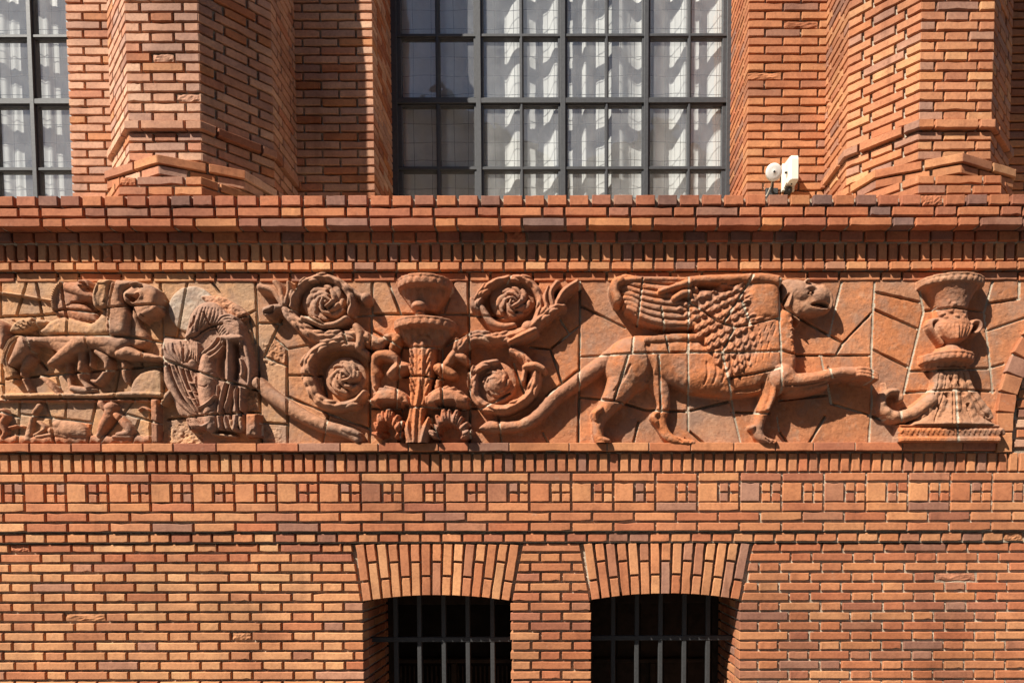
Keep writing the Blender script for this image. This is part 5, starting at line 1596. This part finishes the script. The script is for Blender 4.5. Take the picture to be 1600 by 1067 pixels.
for k, (nm, lb, ct, px_, py_) in THINGS.items():
    x_, z_ = unp(px_, py_, YB)
    roots[k] = thing(nm, lb, ct, (float(x_), YB, float(z_)), "acanthus scrolls of the frieze" if nm == "scroll_relief" else None)
made = {}
for i in range(1, len(ELS)):
    key, part, tn, under = ELS[i]
    made[i] = piece(part, (cl == i) & ~cj & cell_keep, M_TERRA, made.get(under) or roots[key], tn)
frz = thing("terracotta_frieze", "frieze ground of irregular terracotta slabs with open joints behind the carved figures", "frieze", (0, YB, ZP(692, YB)))
g = np.random.default_rng(21)
small = np.zeros(cl.shape, bool)
for s in range(1, nslab+1):
    mk = slab == s
    if sizes[s] < 60: small |= mk; continue
    jj, ii = np.nonzero(mk)
    px_ = GX0 + ii.mean()
    base = {0: (0.48, 0.250, 0.118), 1: (0.45, 0.200, 0.090), 2: (0.43, 0.160, 0.065)}[0 if px_ < 440 else (1 if px_ < 600 else 2)]
    t_ = g.random(); grey = (0.38, 0.225, 0.145)
    w_ = g.uniform(0.45, 0.75) if t_ < 0.28 else 0.25*g.random()
    gg = g.uniform(0.86, 1.14)
    col = tuple((base[q]*(1-w_) + grey[q]*w_)*gg for q in range(3))
    piece("terracotta_slab", mk, M_TERRA, frz, col)
o = piece("slab_fragments", small, M_TERRA, frz, T_OR)
if o: o["kind"] = "stuff"
o = piece("joint_mortar", cj & cell_keep, M_MORTAR, frz, (1, 1, 1))
m = MB(); m.box(XL, XR, 9, 22, ZP(692, YB), ZP(437, YB)); m.build("backing", M_MORTAR, frz)
# ================================================================== arch of a neighbouring niche at the right edge
arch = thing("round_arch", "edge of a round brick arch at the right end of the frieze", "arch", (XP(1580, 700, -10), -10, ZP(707, -10)))
B = Bricks(arch, "voussoir_brick")
outer = [(1558.5, 707), (1558.5, 673), (1559, 642), (1563, 612), (1572, 582), (1583, 552), (1598, 524), (1616, 498), (1638, 476), (1664, 458)]
inner = [(1581, 707), (1582.5, 676), (1584, 646), (1589, 617), (1598, 591), (1610, 566), (1625, 543), (1642, 524), (1662, 508), (1684, 496)]
for k in range(len(outer)-1):
    q = [outer[k], outer[k+1], inner[k+1], inner[k]]
    P = [Vector((*[float(v) for v in unp(x, y, -10)], 0)) for x, y in q]
    c = sum(P, Vector((0, 0, 0)))/4
    up = ((P[1]+P[2])/2 - (P[0]+P[3])/2); wd = ((P[3]+P[2])/2 - (P[0]+P[1])/2)
    ang = math.atan2(up.x, up.y)
    B.add(c.x, -10 - 0.3*k, c.y, wd.length + 0.5, up.length - 2.4, 34, ry=ang, pal="wall" if k % 3 else "golden", kind="plain")
B.finish()
m = MB()
ring = [unp(x, y, -6) for x, y in outer] + [unp(x, y, -6) for x, y in inner[::-1]]
n = len(ring)
m.add([(float(x), -6, float(z)) for x, z in ring] + [(float(x), 24, float(z)) for x, z in ring],
      [(i, i+1, n-2-i, n-1-i) for i in range(len(outer)-1)] + [(i, (i+1) % n, n+(i+1) % n, n+i) for i in range(n)])
m.build("mortar_bed", M_MORTAR, arch)
nich = thing("niche_wall", "grey and red brick infill inside the arch at the right edge", "wall", (XP(1600, 700, 0), 0, ZP(707, 0)))
B = Bricks(nich)
k = 0; y = 700.0
while y > 560:
    x0 = np.interp(y, [560, 591, 617, 646, 676, 707], [1616, 1600, 1592, 1587, 1585.5, 1584])
    za, zb2 = ZP(y, 0), ZP(y-11.8, 0)
    for (a, b) in run(XP(x0, y, 0), XR, [61, 28.6], k % 2 * 48):
        B.add((a+b)/2, -1, (za+zb2)/2, b-a, zb2-za, 25, pal=random.choice(["red", "wall", "pale"]), kind="plain")
    y -= 15.5; k += 1
B.finish()
m = MB(); m.box(XP(1584, 700, 0), XR, 2.6, 22, ZP(706, 0), ZP(437, 0)); m.build("mortar_bed", M_MORTAR, nich)

# ================================================================== alarm box and lamp on the upper wall
YD = YU
bx = thing("alarm_box", "tall cream plastic box on the brick beside the middle window, throwing a shadow", "alarm box", (XP(1240, 280, YD), YD, ZP(292, YD)))
x0, x1 = XP(1233, 270, YD-34), XP(1248, 270, YD-34)
z0, z1 = ZP(283, YD-34), ZP(243.5, YD-34)
m = MB()
ringb = [(x0-1.0, YD-6), (x0+1.5, YD-32), (x0+4, YD-36), (x1-1.5, YD-36), (x1, YD-34), (x1+0.5, YD-6)]
def ringz(z, s=1.0):
    cx = sum(p[0] for p in ringb)/6; 
    return [(cx + (p[0]-cx)*s, (YD-6) + (p[1]-(YD-6))*s, z) for p in ringb]
lv = [ringz(z0+0.8, .95), ringz(z0+2), ringz(z1-7), ringz(z1-0.5, .93)]
vs = [p for l in lv for p in l]; fs_ = []
for l in range(3):
    for i in range(6): fs_.append((l*6+i, l*6+(i+1) % 6, (l+1)*6+(i+1) % 6, (l+1)*6+i))
fs_ += [tuple(range(6))[::-1], tuple(range(18, 24))]
m.add(vs, fs_); m.build("cover", M_CREAM, bx)
m = MB(); m.bbox(x0-3, x1+2.5, YD-6.5, YD+1, z0-3, z1+1, 0.8); m.build("back_plate", M_CREAM, bx)
m = MB(); m.tube([(x0-0.5, YD-22, (z0+z1)/2-2), (x0-3.5, YD-24, (z0+z1)/2-3)], [2.2, 1.8], 8); m.build("lens", M_LENS, bx)
m = MB(); m.tube([((x0+x1)/2, YD-22, z0+1.2), ((x0+x1)/2, YD-22, z0-0.6)], 1.3, 8); m.build("screw", M_LENS, bx)
m = MB(); m.bbox((x0+x1)/2-7, (x0+x1)/2+3, YD-18, YD-2, z0-10, z0-2, 1.0); m.build("bracket", M_IRON, bx)

lp = thing("round_lamp", "small round white lamp with a thin cable, left of the cream alarm box", "lamp", (XP(1208, 290, YD), YD, ZP(300, YD)))
cx, cz = XP(1209, 270, YD-30), ZP(270, YD-30)
ax = Vector((0.0, -1, -0.30)).normalized(); e1 = ax.cross(Vector((0, 0, 1))).normalized(); e2 = e1.cross(ax)
def disc(prof, nm, mat, nseg=28):
    m = MB(); vs = []; fs2 = []
    for d, r in prof:
        for k in range(nseg):
            p = Vector((cx, YD-30, cz)) + ax*d + (e1*math.cos(2*math.pi*k/nseg) + e2*math.sin(2*math.pi*k/nseg))*r
            vs.append(tuple(p))
    for l in range(len(prof)-1):
        for k in range(nseg): fs2.append((l*nseg+k, l*nseg+(k+1) % nseg, (l+1)*nseg+(k+1) % nseg, (l+1)*nseg+k))
    fs2 += [tuple(range(nseg)), tuple(range((len(prof)-1)*nseg, len(prof)*nseg))[::-1]]
    m.add(vs, fs2)
    return m.build(nm, mat, lp, True)
disc([(-9, 5.5), (-8, 10.5), (-3, 14.0), (0, 14.6), (1.6, 14.2)], "housing", M_CREAM)
disc([(1.0, 14.0), (2.4, 13.8), (3.0, 12.6), (3.6, 8.0), (3.8, 2.0)], "diffuser", M_WHITE)
disc([(3.6, 1.0), (4.4, 0.9)], "centre_screw", M_LENS, 10)
m = MB(); m.tube([(cx, YD-22, cz-3), (cx+3, YD-14, cz-14), (cx+5, YD-3, cz-22)], [2.6, 2.4, 2.4], 8); m.bbox(cx-6, cx+16, YD-5, YD+1, cz-34, cz-14, 1.0); m.build("arm", M_IRON, lp)
m = MB(); m.tube([(cx-1, YD-24, cz-11), (cx-2, YD-20, cz-20), (cx-6, YD-10, cz-30), (cx-16, YD-4, cz-35), (cx-30, YD-3, cz-37)], 1.0, 6); m.build("cable", M_CABLE, lp)
